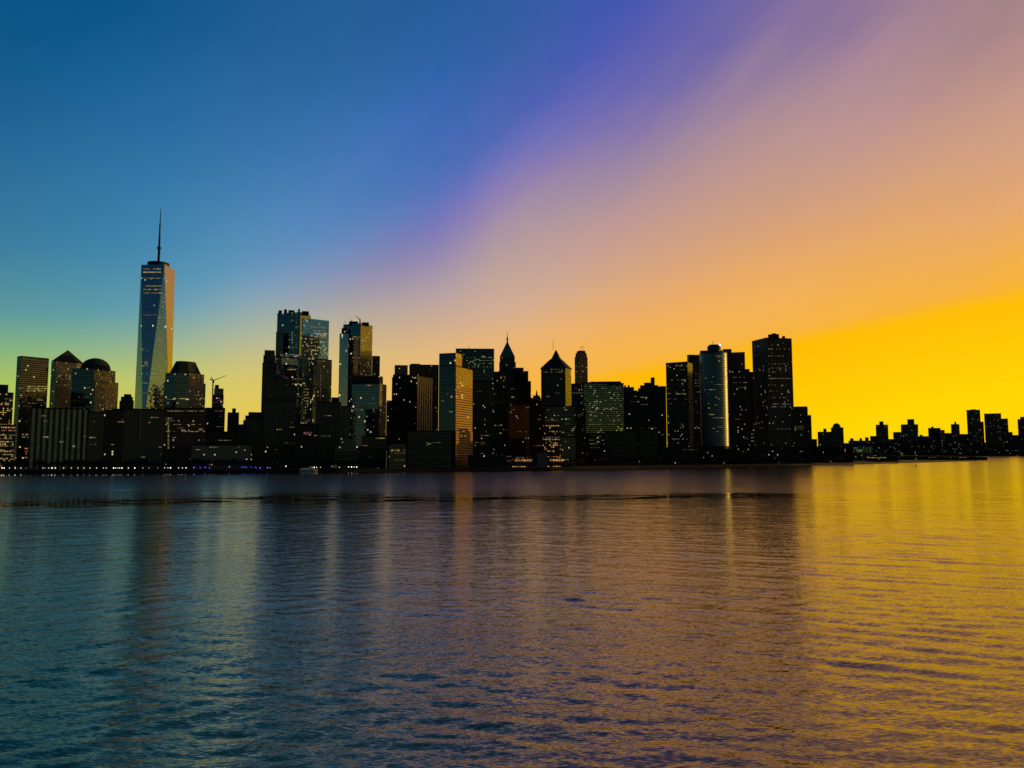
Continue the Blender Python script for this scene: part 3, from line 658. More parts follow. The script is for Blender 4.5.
b = Bld('office_tower', 'tower with a dark pointed witch-hat roof and a sliver of gold light on its right side', (541, 565.4, 571.2), 368, 360, 'brown', al=20, matR='balcony', parapet=False)  # gold light on the right face is painted by the balcony wall colour
p = b.pts; z = b.zt
prism('eave', shrink(p, 1.05), z + .02, z + 2.5, [M['slate']], b.root, b.org)
z2, z3 = zat(358.2, b.D + 15), zat(349.3, b.D + 20)
prism('hip_roof', shrink(p, 1.03), z + 2.5, z2, [M['slate']], b.root, b.org, top=shrink(p, .36))
prism('steeple', shrink(p, .33), z2 - .5, z3, [M['slate']], b.root, b.org, top=shrink(p, .02))
b.mast(553.1, 350, 339.5, .6, 22, 'lightning_rod')
for y in (369.3, 372): b.row(LF, y, 543, 565, 9, random.choice(('green', 'warm')), 3.6, 1.6, .6)
b.scatter(LF, 543, 564, 374, 404, 12, ('warm', 'green', 'white'))
b = Bld('office_block', 'dark lower block with scattered lights beneath the pointed-roof tower', (541, 575), 406.5, 300, 'greenlit', 'office block', dep=40)
b.row(0, 402.5, 546, 562, 6, 'white', 3, 1.6); b.scatter(0, 543, 574, 410, 445, 24, ('warm', 'white', 'orange'))
b = Bld('office_block', 'mid-rise dark block with two rows of white lights behind the bright waterfront lamps', (543, 560.3), 424, 95, 'brownlit', 'office block')
for y in (437.3, 439.6): b.row(0, y, 545, 560, 7, 'white', 2.6, 1.8, .85)
b.row(0, 443, 545, 558, 5, 'orange', 2.6, 1.6, .6); b.row(0, 449, 544, 547, 1, 'gold', 5, 4)
b = Bld('office_block', 'small olive yellow block behind the bright waterfront lamps', (560.3, 575.6), 437, 80, 'olive', 'office block')
b.row(0, 429.4, 559, 569, 5, 'white', 3, 1.6)
b = Bld('office_tower', 'slim dark tower with a rounded top and a small rooftop frame', (574.6, 578.6, 587.6), 356.5, 720, 'brown', al=58, parapet=False)
b.block((575.2, 579, 587.0), 352.5, 'brown', 'curved_top', 2, al=58, top=.93); b.block((576.2, 580, 586), 350.4, 'roof', 'curved_top', 5, al=58, top=.85)
for px in (580, 581.7, 583.6): b.mast(px, 351, 346.4, .55, 16)
D = b.D + 16; tube('rooftop_frame', (xr(579.7, 346.8) * D, D, zat(346.8, D)), (xr(584, 346.6) * D, D, zat(346.6, D)), .5, .5, M['darkmetal'], b.root, b.org, 4)
b = Bld('office_block', 'dark block with a few lit floors at the foot of the slim round-topped tower', (570.5, 584.5), 384, 520, 'brown', 'office block')
b.row(0, 388, 573, 583, 5, 'warm', 4, 1.7, .7); b.row(0, 393, 572, 583, 6, 'white', 3, 1.7, .6); b.scatter(0, 572, 583, 396, 418, 9, ('orange', 'warm')); b.win(0, 582, 383.4 + 2, 5, 2.4, 'warm')
b = Bld('office_block', 'wide dark green glass block covered in rows of small lights', (582, 585.5, 623.6), 382.6, 230, 'greenlit', 'office block', al=68, parapet=True)
b.unit(590, 621, 381.6, 14)
for y in (388.3, 392.4, 396.4, 400.2, 404, 408.5, 412, 416, 420, 424.2, 428.2, 432.5, 436.5, 440.2, 444):
    b.row(0, y, 587, 623, 20, random.choice(('green', 'warm', 'white')), 3.2, 1.5, .26)
b.row(0, 424.3, 592, 596, 2, 'white', 5, 2); b.row(0, 443.7, 582, 600, 8, 'green', 4, 1.7, .7)
b = Bld('office_block', 'dark block with a jagged roofline right of the wide green block', (621, 637.2), 390.5, 330, 'black', 'office block', parapet=False)
b.block((623, 634), 387.2, 'black', 'upper_storeys', 3)
for x0, x1, y in ((624, 626, 385.4), (627.6, 629.6, 385.2), (632, 633.6, 387)): b.unit(x0, x1, y, 7)
b.scatter(0, 623, 636, 394, 430, 7, ('green', 'warm'))
b = Bld('stone_block', 'black block with stepped roofs and a tall square chimney', (637.2, 666), 391, 360, 'black', 'office block', parapet=False)
for x0, x1, y, dd in ((638, 661, 388.3, 3), (640, 657, 385.3, 6), (644, 653, 382.6, 9)): b.block((x0, x1), y, 'black', 'stepped_top', dd)
b.unit(650.6, 654.6, 377.4, 12, name='chimney'); b.block((655, 666), 386.2, 'black', 'right_wing', 5); b.unit(656.6, 658, 385, 8)
b.row(0, 397.3, 640, 648, 4, 'white', 5, 2.2); b.row(0, 404.5, 641, 648, 4, 'white', 3.2, 1.6); b.scatter(0, 639, 665, 408, 440, 12, ('white', 'warm'))
b = Bld('office_block', 'low dark olive block behind the park trees below the wide green block', (604, 637), 432, 110, 'hstripe', 'office block')
b = Bld('office_block', 'low dark square block behind the park trees below the square chimney', (639, 657.5), 431, 110, 'hstripe', 'office block')

b = Bld('office_tower', 'black flat-topped slab tower left of the round green-glass tower', (665.8, 687.6, 692.4), 362, 280, 'blackgrid', al=20, matR='stripe')  # right face borrows the gold fin wall to paint a sky reflection
for y in (366, 380, 393.5, 399): b.row(LF, y, 667, 687, 10, random.choice(('warm', 'white')), 3.4, 1.5, .5)
b.row(LF, 394, 676, 686, 5, 'warm', 4, 1.6); b.row(LF, 439, 672, 688, 8, 'white', 3, 1.6, .6); b.scatter(LF, 667, 686, 370, 440, 14)
b = Bld('office_tower', 'dark tower with a lit window grid half hidden by the round green-glass tower', (687, 688.6, 730), 354.6, 430, 'blackgrid', al=68, parapet=False)
for y in range(371, 395, 3): b.row(0, y, 694.5, 704, 5, 'warm', 2.6, 1.7, .75)
b.block((722.5, 731.5), 349.2, 'black', 'rooftop_drum', 6); b.block((700, 722), 350.6, 'black', 'plant_storey', 9); b.scatter(0, 690, 703, 396, 440, 9)
b = Bld('office_tower', 'dark tower whose flat top shows just right of the round green-glass tower', (728, 744.8), 353, 470, 'brown')
b.scatter(0, 733, 744, 356, 368, 4)
# cylinder tower
D = shore_d(718) + 190; cx = xr(717.8, 400) * D; rr = 13.6 * (D) / F
lab = 'round green-glass cylinder tower with a bright yellow right edge'
rt = root('cylindrical_tower', (cx, D + rr, GZ), lab, 'tower'); og = (cx, D + rr, GZ)
ztc = zat(351.6, D + 4)
prism('facade', ngon(cx, D + rr, rr, 56), GZ - 1, ztc, [M['cyl'], M['roof']], rt, og)
lathe('roof_rim', (cx, D + rr), [(rr * 1.012, ztc - 2.5), (rr * 1.012, ztc + .8), (rr * .96, ztc + .8), (rr * .95, ztc + .1)], M['darkmetal'], rt, og, 56)
c2 = xr(714, 350) * (D + rr)
lathe('rooftop_plant_room', (c2, D + rr), [(rr * .5, ztc), (rr * .5, zat(347, D + rr)), (rr * .38, zat(345, D + rr)), (rr * .1, zat(344.8, D + rr))], M['darkmetal'], rt, og, 16)
tube('antenna', (xr(712.6, 346) * (D + rr), D + rr, zat(346, D + rr)), (xr(712.6, 340.5) * (D + rr), D + rr, zat(340.5, D + rr)), .6, .3, M['darkmetal'], rt, og, 5)
lathe('beacon', (xr(719.3, 345) * (D + rr), D + rr - 3), [(1.6, zat(346.6, D + rr)), (1.8, zat(345, D + rr)), (.3, zat(344, D + rr))], L['white'], rt, og, 8)
def cyl_win(px, py, w, h, kind):
    t = xr(px, py); a_ = 1 + t * t; b_ = -2 * (t * cx + D + rr); c_ = cx * cx + (D + rr) ** 2 - rr * rr
    ds = b_ * b_ - 4 * a_ * c_
    if ds < 0: return
    Y = (-b_ - math.sqrt(ds)) / (2 * a_); X = t * Y; nn = Vector((X - cx, Y - D - rr)).normalized()
    o = bpy.data.objects.new('window', win_mesh(kind)); o.location = (X + nn.x * .05 - og[0], Y + nn.y * .05 - og[1], zat(py, Y) - GZ)
    o.rotation_euler = (0, 0, math.atan2(nn.x, -nn.y)); o.scale = (w, .6, h); link(o, rt)
for x0, x1, y, kk in ((716, 728, 356, 'white'), (716, 723, 384.5, 'white'), (705, 716, 389.7, 'warm'), (710, 718, 414.5, 'gold'), (714, 729, 417.8, 'gold'), (706, 712, 378, 'white'), (718, 724, 427, 'warm')):
    k = x0
    while k < x1:
        if random.random() < .75: cyl_win(k, y, 3.4, 1.4, kk)
        k += 2
for i in range(22): cyl_win(random.uniform(706, 729), random.uniform(356, 440), random.uniform(2.4, 4), 1.4, random.choice(('warm', 'white', 'gold')))

b = Bld('office_tower', 'black tower between the round green-glass tower and the biggest dark tower', (729, 749.6), 370, 340, 'blackgrid')
for y in (377.3, 382.5): b.row(0, y, 733, 747, 7, 'warm', 3.4, 1.6, .7)
b.scatter(0, 733, 748, 386, 442, 14, ('white', 'warm'))
b = Bld('office_tower', 'thin dark slab squeezed against the biggest dark tower\'s left side', (747.8, 754), 372.4, 380, 'black')
for y in (434, 437.5, 441): b.row(0, y, 750.6, 754, 2, 'white', 3, 3)
b = Bld('office_tower', 'biggest dark tower at the right end of the dense skyline, roofline sloping at left', (751.8, 766.3, 791.6), 338, 240, 'blackgrid', al=58, parapet=True)
b.unit(768, 779, 334.4, 18, name='rooftop_plant_room'); b.unit(771.6, 776, 333.4, 20); b.unit(782, 785, 336, 20)
b.block((780, 807.6), 406.8, 'blackgrid', 'lower_wing', 14); b.block((790, 811.2), 415.3, 'blackgrid', 'lower_wing', 6)
b.row(0, 378.5, 769, 791, 14, 'warm', 3, 1.6, .85)
for y, kp in ((343, .2), (349, .4), (356, .5), (364, .4), (368, .4), (372, .35), (385, .25), (391, .25), (397.5, .3)): b.row(0, y, 768, 790, 14, 'warm', 2.4, 1.5, kp)
for y in (404, 406.8): b.row(0, y, 771, 791, 12, 'white', 2.6, 1.9, .85)
b.row(0, 429, 773, 790, 10, 'white', 2.6, 1.6, .8); b.scatter(LF, 753, 765, 350, 440, 14)
b2 = b
for y in (426.6, 428.8):
    for px in range(795, 808, 2):
        D = b2.D + 5.5
        o = bpy.data.objects.new('window', win_mesh('warm')); o.location = (xr(px, y) * D - b2.org[0], D - b2.org[1] - 1.2, zat(y, D) - GZ); o.scale = (2.4, .6, 1.6); link(o, b2.root)
b = Bld('apartment_block', 'tiny dark block just right of the biggest dark tower\'s low wing', (812, 817), 439.5, 420, 'black', 'apartment block')

# ------------------------------------------------------------------ far shore on the right
FD = 4500.
def far(name, label, xs, yt, mat='brown', cat='apartment block', D=FD, **k):
    b = Bld(name, label, xs, yt, 0, mat, cat, D=D, parapet=False, **k); return b
b = far('apartment_block', 'far dark block with a small square tank, left neighbour of the dome-topped block', (817.5, 831), 431.8, D=2500)
b.unit(823.2, 826.4, 428.6, name='water_tank')
b = far('apartment_block', 'far dark block topped by a small round dome', (830.8, 843.4), 427.5, D=2480)
D = b.D + 14; lathe('dome', (xr(836.6, 427) * D, D), [(3.9 * D / F, b.zt - .5)] + [(3.9 * D / F * math.cos(a), b.zt + 4.4 * D / F * math.sin(a)) for a in np.linspace(.2, 1.5, 6)], M['slate'], b.root, b.org, 16)
b = far('apartment_block', 'long low far block with bumps along its roof, left of the tank-topped far tower', (848.5, 877), 440.6, 'brick')
for x0, x1, y in ((850, 853.5, 438.3), (859.5, 862, 438.2), (865, 868.5, 437.4), (870, 877, 436)): b.unit(x0, x1, y)
b = far('apartment_tower', 'far square tower with a tank centred on its roof, standing alone', (875.6, 888), 424.7, 'brown', 'apartment tower')
b.unit(879.2, 883.4, 421.4, name='water_tank'); b.scatter(0, 877, 887, 428, 445, 4, ('warm', 'orange'), h=2.4)
b = far('apartment_block', 'low far block between the tank-topped tower and the stepped far block', (886, 902), 439, 'brick')
b = far('apartment_block', 'stepped far block with a broad rooftop tank, its left step lowest', (893, 918), 432, 'brown')
b.block((900.7, 918), 424.4, 'brown'); b.unit(907.2, 914.2, 419.2, 12, name='water_tank'); b.scatter(0, 895, 917, 434, 452, 6, ('white', 'warm'), h=2.6)
b = far('apartment_block', 'low far block right of the stepped far block', (917, 929), 436.2, 'black'); b.unit(919.5, 922.5, 434.7)
b = far('apartment_block', 'far flat-topped block with a lower bright-edged right step', (928, 940.4), 428, 'brick'); b.block((939, 944.6), 430, 'tan', 'right_wing', 5); b.unit(931, 933.5, 426.7)
b = far('apartment_block', 'low far block left of the narrow capped far tower', (944, 952), 433, 'black')
b = far('apartment_tower', 'narrow far tower with a small pointed cap', (950.8, 959.4), 424.2, 'brown', 'apartment tower'); b.block((953.7, 956.7), 421.3, 'brown', 'cap', 12, top=.3)
b = far('apartment_block', 'low far block left of the tallest far tower', (958.5, 968), 434, 'brick')
b = far('office_tower', 'tallest far tower, a plain upright slab near the right edge', (966.4, 980), 410, 'brown', al=70); b.block((970.5, 976), 409.4, 'roof', 'rooftop_plant_room', 12); b.block((978, 983.6), 421.7, 'brown', 'lower_wing', 4); b.scatter(0, 968, 979, 414, 440, 7, ('warm', 'gold'), h=2.6)
b = far('office_block', 'bulky far block with two roof levels right of the tallest far tower', (984, 1001), 413.6, 'brown', 'office block'); b.block((1000, 1007.9), 418.6, 'brown', 'right_wing', 4); b.block((1006, 1012.5), 432, 'black', 'lower_wing', 6); b.scatter(0, 986, 1001, 418, 434, 8, ('warm', 'white'), h=2.6)
b = far('apartment_block', 'low far block left of the pink-tinted block at the right edge', (1011, 1020), 435, 'black')
b = far('apartment_tower', 'pinkish far tower cut by the right edge of the photo', (1017.4, 1036), 419.2, 'brick', 'apartment tower'); b.block((1020, 1036), 416.8, 'tan')
for (x0, x1, y, lb) in ((842, 852, 443, 'very low far block right of the dome-topped block'), (897, 935, 442, 'long very low far block below the stepped far block'), (934, 962, 440.5, 'long very low far block below the narrow capped tower'), (960, 1000, 442.5, 'long very low far block below the tallest far tower'), (996, 1040, 441.5, 'long very low far block at the right edge'), (876, 899, 444, 'very low far block below the tank-topped far tower')):
    b = far('warehouse', lb, (x0, x1), y, 'black', 'warehouse', D=FD - 150)
    b.scatter(0, x0, x1, y + 3, 453, 7, ('white', 'warm', 'orange'), h=2.2)
b = Bld('ferry_terminal', 'low green-lit glass terminal near the shore left of the tank-topped far tower', (850, 873), 446.5, 0, 'greenlit', 'terminal', D=2150, dep=25, parapet=False)
for y in (448, 450, 451.6): b.row(0, y, 853, 871, 11, 'green', 4, 2, .6)
b = Bld('pier_shed', 'low long shed with a strip of yellow light below the tank-topped far tower', (866, 898), 455.5, 0, 'black', 'shed', D=1990, dep=20, parapet=False)
b.row(0, 457.6, 868, 886, 9, 'gold', 4.5, 2, .8)
b = Bld('pier_shed', 'long dark pier shed reaching out over the water at right', (898, 976), 456.2, 0, 'black', 'shed', D=2330, dep=22, parapet=False)
b.block((975, 987.3), 457, 'black', 'pier_end', 4); b.scatter(0, 926, 974, 457.2, 458.6, 12, ('warm', 'gold'), h=1.6)
b = Bld('warehouse', 'low dark shed along the shore right of the biggest dark tower', (806, 853), 446.4, 170, 'brick', 'warehouse', dep=30, parapet=False)
b = Bld('arcade_building', 'low waterfront arcade glowing red-orange under the red brick block', (509, 532.5), 455.6, 50, 'storefront', 'arcade', dep=20, parapet=False)
for y, kk in ((457.8, 'warm'), (459.5, 'orange'), (461.3, 'pink')): b.row(0, y, 510, 532, 11, kk, 2.4, 1.4, .65)
b = Bld('waterfront_pavilion', 'low waterfront pavilion with yellow-green lit walls by the brightest lamps', (546, 571), 457, 40, 'storefront', 'pavilion', dep=16, parapet=False)
b.row(0, 459.6, 547, 571, 12, 'green', 2.6, 2.2, .5)
b = Bld('tower_shaft', 'slender grey shaft building beside the yellow-green lit pavilion', (537.4, 547.4), 453, 38, 'pale', 'small building', dep=10, parapet=False)
# low dark rows that close the gaps above the park trees
for (x0, x1, y, o_, m_, lb) in ((570, 606, 446, 120, 'brick', 'low red-brown row behind the park trees below the wide green block'), (655, 700, 447, 130, 'black', 'low dark row below the black slab tower'), (698, 748, 446, 120, 'brick', 'low brown row at the foot of the round green-glass tower'), (746, 812, 446.5, 130, 'black', 'low dark row at the foot of the biggest dark tower'),
                                (404, 440, 452, 60, 'black', 'very low dark row left of the orange striped tower\'s foot'), (468, 512, 455, 60, 'black', 'very low dark row right of the orange striped tower\'s foot'), (358, 392, 448, 60, 'black', 'low dark row behind the small orange-lit pier house'), (244, 300, 447, 130, 'black', 'low dark row below the brown tower with the domed crown')):
    b = Bld('low_building', lb, (x0, x1), y, o_, m_, 'low building', dep=22, parapet=False)
    b.scatter(0, x0 + 1, x1 - 1, y + 2, y + 10, 5, ('warm', 'white', 'orange'))

# ------------------------------------------------------------------ land, seawall, pier mast, boats
def tri_fan_land(name, front, back, z, mat):
    n = len(front)
    vs = [(x, y, z) for x, y in front] + [(x, y, z) for x, y in back] + [(x, y, -4) for x, y in front]
    fs = [(i, i + 1, n + i + 1, n + i) for i in range(n - 1)] + [(2 * n + i, 2 * n + i + 1, i + 1, i) for i in range(n - 1)]
    o = mesh_obj(name, vs, fs, mat); return tag(o, kind='structure')
fr = []
for px in list(range(-260, 971, 30)) + [970]:
    D = shore_d(px); fr.append((xr(px, 470) * D, D))
tri_fan_land('ground', fr, [(x * 1.0 + 400 * (x > 800), 9000) for x, y in fr], GZ, M['land'])
ff2 = [(xr(px, 455) * 4380, 4380.) for px in (940, 990, 1100, 1400, 2200)]
tri_fan_land('far_ground', ff2, [(x * 3, 9500) for x, y in ff2], 3.2, M['land'])
def wallpath(name, pts, w, z0, z1, mat, label, cat):
    vs, fs = [], []
    for x, y in pts: vs += [(x, y - w, z0), (x, y - w, z1), (x, y + .4, z1), (x, y + .4, z0)]
    for i in range(len(pts) - 1):
        a, c = 4 * i, 4 * i + 4
        fs += [(a, c, c + 1, a + 1), (a + 1, c + 1, c + 2, a + 2), (a + 2, c + 2, c + 3, a + 3)]
    return tag(mesh_obj(name, vs, fs, mat), label, cat)
wallpath('seawall', fr, 1.2, -3, GZ + .9, M['stone'], 'dark stone seawall running along the water below the promenade', 'seawall')
def boat(label, x0, x1, yw, off, hb, cab, cat='ferry', name='ferry'):
    D = shore_d((x0 + x1) / 2) - off; xa, xb = xr(x0, yw) * D, xr(x1, yw) * D; ln = xb - xa; cx = (xa + xb) / 2
    rt = root(name, (cx, D, 0), label, cat); og = (cx, D, 0); w = ln * .11
    st = [(-.5, .75, .1), (-.3, 1, 0), (.2, 1, 0), (.38, .7, .12), (.5, .04, .4)]
    vs, fs = [], []
    for t, ww, lift in st:
        for z, k in ((-.6, .55), (hb * (.5 + lift * .3), .95), (hb * (1 + lift), 1.)):
            vs += [(cx + t * ln, D - w * ww * k, z), (cx + t * ln, D + w * ww * k, z)]
    for i in range(len(st) - 1):
        a, c = 6 * i, 6 * i + 6
        fs += [(a, c, c + 2, a + 2), (a + 2, c + 2, c + 4, a + 4), (a + 4, c + 4, c + 5, a + 5), (c + 1, a + 1, a + 3, c + 3), (c + 3, a + 3, a + 5, c + 5)]
    fs += [(0, 2, 4, 5, 3, 1)]
    mesh_obj('hull', vs, fs, M['white'], rt, og)
    z = hb + .02
    for k, (t0, t1, h) in enumerate(cab):
        prism('deckhouse' if k == 0 else 'wheelhouse', [(cx + t0 * ln, D - w * .75), (cx + t1 * ln, D - w * .75), (cx + t1 * ln, D + w * .75), (cx + t0 * ln, D + w * .75)], z, z + h, [M['white'], M['white']], rt, og)
        for j in range(6 if k == 0 else 2):
            o = bpy.data.objects.new('window', win_mesh('white' if j % 2 else 'green')); nn_ = 6 if k == 0 else 2
            o.location = ((t0 + (t1 - t0) * (j + .5) / nn_) * ln, -w * .76, z + h * .55); o.scale = (ln * (t1 - t0) / nn_ * .6, .2, h * .4); link(o, rt)
        z += h + .02
    tube('mast', (cx + .1 * ln, D, z - .1), (cx + .1 * ln, D, z + 4), .12, .05, M['steel'], rt, og, 5)
boat('pale ferry moored at the seawall left of the greenish lit pavilion', 299.5, 318, 470.5, 10, 2.6, [(-.42, .3, 2.6), (.02, .22, 2.2)])
b = Bld('waterfront_pavilion', 'small greenish glass pavilion on the quay right of the moored ferry', (330.5, 337), 464.6, 8, 'greenlit', 'pavilion', dep=9, parapet=False)
b.row(0, 466.4, 331, 336.6, 4, 'green', 2, 1.6)
def flagpole(px, y0, y1, off, label):
    D = shore_d(px) + off; z1 = zat(y1, D); rt = root('flagpole', (xr(px, y0) * D, D, GZ), label, 'flagpole'); og = tuple(rt.location)
    tube('pole', (og[0], D, GZ), (og[0], D, z1), .45, .25, M['white'], rt, og, 6); lathe('finial', (og[0], D), [(.3, z1), (.6, z1 + .6), (.1, z1 + 1.2)], M['white'], rt, og, 8)
    tube('base', (og[0], D, GZ), (og[0], D, GZ + 1), 1., .8, M['stone'], rt, og, 8)
flagpole(386.3, 468, 452, 6, 'tall pale pole on the quay just left of the small orange-lit pier house')
for px, py, lb in ((814.4, 468.2, 'dark buoy floating off the shore right of the biggest dark tower'), (915.7, 466.6, 'dark buoy floating in gold water in front of the long pier shed')):
    D = -H / zr(py); cx = xr(px, py) * D
    rt = root('buoy', (cx, D, 0), lb, 'buoy'); og = (cx, D, 0)
    lathe('float', (cx, D), [(.9, -.5), (1.5, .1), (1.5, .8), (.7, 1.2)], M['darkmetal'], rt, og, 14)
    lathe('marker', (cx, D), [(.5, 1.2), (.3, 4.4), (.75, 4.5), (.7, 5.2), (.15, 5.6)], M['darkmetal'], rt, og, 10)

# ------------------------------------------------------------------ trees: four grown once, then copied
def make_tree(h, w, seed, mat):
    rnd = random.Random(seed)
    vs, fs = [], []
    def limb(a, b, ra, rb, n=6):
        a, b = Vector(a), Vector(b); d = (b - a).normalized(); s = d.orthogonal().normalized(); t = d.cross(s); k = len(vs)
        for c, r in ((a, ra), (b, rb)):
            for i in range(n):
                q = c + (s * math.cos(2 * math.pi * i / n) + t * math.sin(2 * math.pi * i / n)) * r; vs.append(tuple(q))
        for i in range(n): fs.append((k + i, k + (i + 1) % n, k + n + (i + 1) % n, k + n + i))
    limb((0, 0, -.5), (.15, .1, h * .38), .34, .24)
    tips = []
    for i in range(6):
        a = i * 1.05 + rnd.random(); r = w * rnd.uniform(.25, .42)
        p = (math.cos(a) * r, math.sin(a) * r, h * rnd.uniform(.58, .85)); limb((.15, .1, h * .36), p, .17, .05, 5); tips.append(p)
    tips.append((.1, 0, h * .9)); limb((.15, .1, h * .38), tips[-1], .2, .05, 5)
    tr = bpy.data.meshes.new('trunk'); tr.from_pydata(vs, [], fs); tr.materials.append(M['bark'])
    cv, cf = [], []
    for i in range(420):
        tx, ty, tz = rnd.choice(tips); g = lambda s_: rnd.gauss(0, s_)
        c = Vector((tx + g(w * .13), ty + g(w * .13), min(tz + g(h * .09), h)))
        u = Vector((g(1), g(1), g(1))).normalized(); v = u.orthogonal().normalized(); s_ = rnd.uniform(.35, .8); k = len(cv)
        cv += [tuple(c + u * s_), tuple(c + v * s_ * .7), tuple(c - u * s_), tuple(c - v * s_ * .7)]; cf.append((k, k + 1, k + 2, k + 3))
    cr = bpy.data.meshes.new('crown'); cr.from_pydata(cv, [], cf); cr.materials.append(M[mat])
    return tr, cr
TREES = [make_tree(12, 9, 1, 'leaf'), make_tree(14, 10, 2, 'leaf'), make_tree(13, 11, 3, 'leafred'), make_tree(16, 11, 4, 'leafred')]
proto = {}
def tree(px, off, k, sc, label, group):
    D = shore_d(px) + off; loc = (xr(px, 465) * D, D, GZ)
    if k not in proto:
        e = bpy.data.objects.new('tree', None); COL.objects.link(e); ch = []
        for nm, me in zip(('trunk', 'crown'), TREES[k]):
            o = bpy.data.objects.new(nm, me); COL.objects.link(o); o.parent = e; ch.append(o)
        proto[k] = (e, ch)
    else:
        e0, ch = proto[k]; e = e0.copy(); COL.objects.link(e)
        for c in ch: q = c.copy(); COL.objects.link(q); q.parent = e
    e.location = loc; e.rotation_euler = (0, 0, random.uniform(0, 6.28)); e.scale = (sc, sc, sc)
    tag(e, label, 'tree', group)
SEG = [(0, 60, 15, 'dark promenade tree below the bay-striped residential block', (0, 1), 26), (60, 130, 16, 'dark promenade tree along the seawall below the domed tower', (0, 1), 26), (130, 205, 18, 'dark promenade tree below the tallest tower and octagonal-roofed tower', (1, 0), 26),
       (205, 300, 22, 'dark promenade tree below the long pale hall', (1, 0), 26), (300, 345, 10, 'dark tree behind the moored ferry and greenish pavilion', (1, 0), 34), (345, 388, 8, 'dark tree below the stepped-roof museum', (0, 1), 30),
       (575, 640, 18, 'dark brownish park tree below the wide green block', (2, 3), 40), (640, 705, 18, 'dark brownish park tree below the black slab tower', (2, 3), 40), (705, 750, 13, 'dark brownish park tree below the round green-glass tower', (2, 3), 44), (750, 815, 17, 'dark brownish park tree below the biggest dark tower', (2, 3), 44), (815, 850, 8, 'dark shore tree below the far dome-topped block', (2, 3), 60)]
for x0, x1, n, lb, ks, off in SEG:
    for i in range(n):
        px = x0 + (x1 - x0) * (i + random.uniform(.2, .8)) / n
        tree(px, off + random.uniform(0, 28), random.choice(ks), random.uniform(.85, 1.3), lb, lb.replace('dark ', '', 1).replace('tree', 'trees', 1))

# ------------------------------------------------------------------ lamps along the shore
LM = {}
def lamp_parts(kind, hh, r):
    key = (kind, round(hh, 1), round(r, 2))
    if key not in LM:
        e = bpy.data.objects.new('street_lamp', None); COL.objects.link(e)
        a = tube('pole', (0, 0, 0), (0, 0, hh - r * .8), .14, .09, M['darkmetal'], e, (0, 0, 0), 6); a.parent = e
        h2 = lathe('lamp_globe', (0, 0), [(r * .35, hh - r * .9), (r * .8, hh - r * .6), (r, hh), (r * .8, hh + r * .6), (r * .2, hh + r)], L[kind], e, (0, 0, 0), 10)
        LM[key] = (e, [a, h2]); return e
    e0, ch = LM[key]; e = e0.copy(); COL.objects.link(e)
    for c in ch: q = c.copy(); COL.objects.link(q); q.parent = e
    return e
def lamp(px, py, kind, label, group, r=.55, hh=3.2):
    zh = GZ + hh; D = max(shore_d(px) + 5, (zh - H) / zr(py))
    hh2 = round(min(9, max(1.5, zat(py, D) - GZ)), 1)
    e = lamp_parts(kind, hh2, r); e.location = (xr(px, py) * D, D, GZ); tag(e, label, 'street lamp', group)
WL = [(x, 468) for x in (2, 4.2, 9.5, 15.2, 21, 27, 32.5, 37.4, 43, 45, 48.6, 52, 55.4, 63.6, 71.4, 78, 84, 90, 96.6, 103.4, 106.3, 113.6, 115.6, 117.6, 119.5, 122, 128.4, 134.8)]
for x, y in WL: lamp(x, y, 'white', 'white promenade lamp on the seawall left of the tallest tower', 'white promenade lamps left of the tallest tower')
for x in (142.8, 149, 158, 164.6, 167.8, 170.5, 178.6, 182.3, 186): lamp(x, 467.8, 'white', 'white promenade lamp on the seawall below the tallest tower and octagonal-roofed tower', 'white promenade lamps below the tallest tower')
for x in (194, 200.2, 205.4, 209.5, 241.4, 246, 243.6, 254.6, 256, 259.9, 267.6, 251.5): lamp(x, 467.5 + random.uniform(-.6, .3), 'blue', 'blue lamp on the seawall below the long pale hall', 'blue lamps along the seawall')
for x in (248.3, 250, 245): lamp(x, 466, 'violet', 'violet lamp among the blue lamps on the seawall', 'violet lamps among the blue lamps')
for x, y in ((218.5, 466.7), (229.4, 466.8), (264.2, 465.5), (274, 466), (279, 465.8), (286, 466.2)): lamp(x, y, 'white', 'white lamp between the blue seawall lamps and the moored ferry', 'white lamps left of the moored ferry')
for x in (309.5, 314.3, 316.6, 320.5, 335.4, 339.4): lamp(x, 467.3, 'white', 'small white lamp beside the moored ferry and greenish pavilion', 'white lamps by the moored ferry')
lamp(327, 465.5, 'warm', 'single bright lamp just left of the small greenish pavilion', None, 1.2)
for x in (348.6, 351.6, 354.2, 356.8): lamp(x, 467, 'white', 'white lamp in the tight row of four left of the small orange-lit pier house', 'row of four white lamps', .7)
for x, y in ((393.6, 438.5), (399.6, 438.3), (399.3, 442)): lamp(x, y + 24, 'white', 'white lamp by the small orange-lit pier house', 'white lamps by the pier house', .6)
for x, y in ((500.3, 458.2), (503.4, 459.2), (507.5, 461.4), (510, 461), (513.8, 458), (518, 457.8), (520.4, 459)): lamp(x, y, 'dim', 'small warm lamp in front of the red-orange arcade', 'small warm lamps by the arcade', .8)
lamp(531.9, 460.3, 'warm', 'bright warm lamp at the right end of the red-orange arcade', None, 1.5)
lamp(557, 459.4, 'warm', 'left bright lamp of the two in front of the yellow-green lit pavilion', None, 1.3)
lamp(567.7, 459.6, 'warm', 'right bright lamp of the two in front of the yellow-green lit pavilion', None, 1.6)
for x, y in ((561, 459), (577.3, 458), (584, 459.4), (591, 461), (596.5, 461), (607, 461.5), (613.8, 462), (617.4, 461), (624, 459), (619.5, 461.2), (628.5, 463), (635.5, 463)): lamp(x, y, 'dim', 'small dim lamp among the park trees below the wide green block', 'dim park lamps below the wide green block', .7)
lamp(674.8, 460.3, 'warm', 'bright lone lamp by the shore below the black slab tower', None, 2.0)
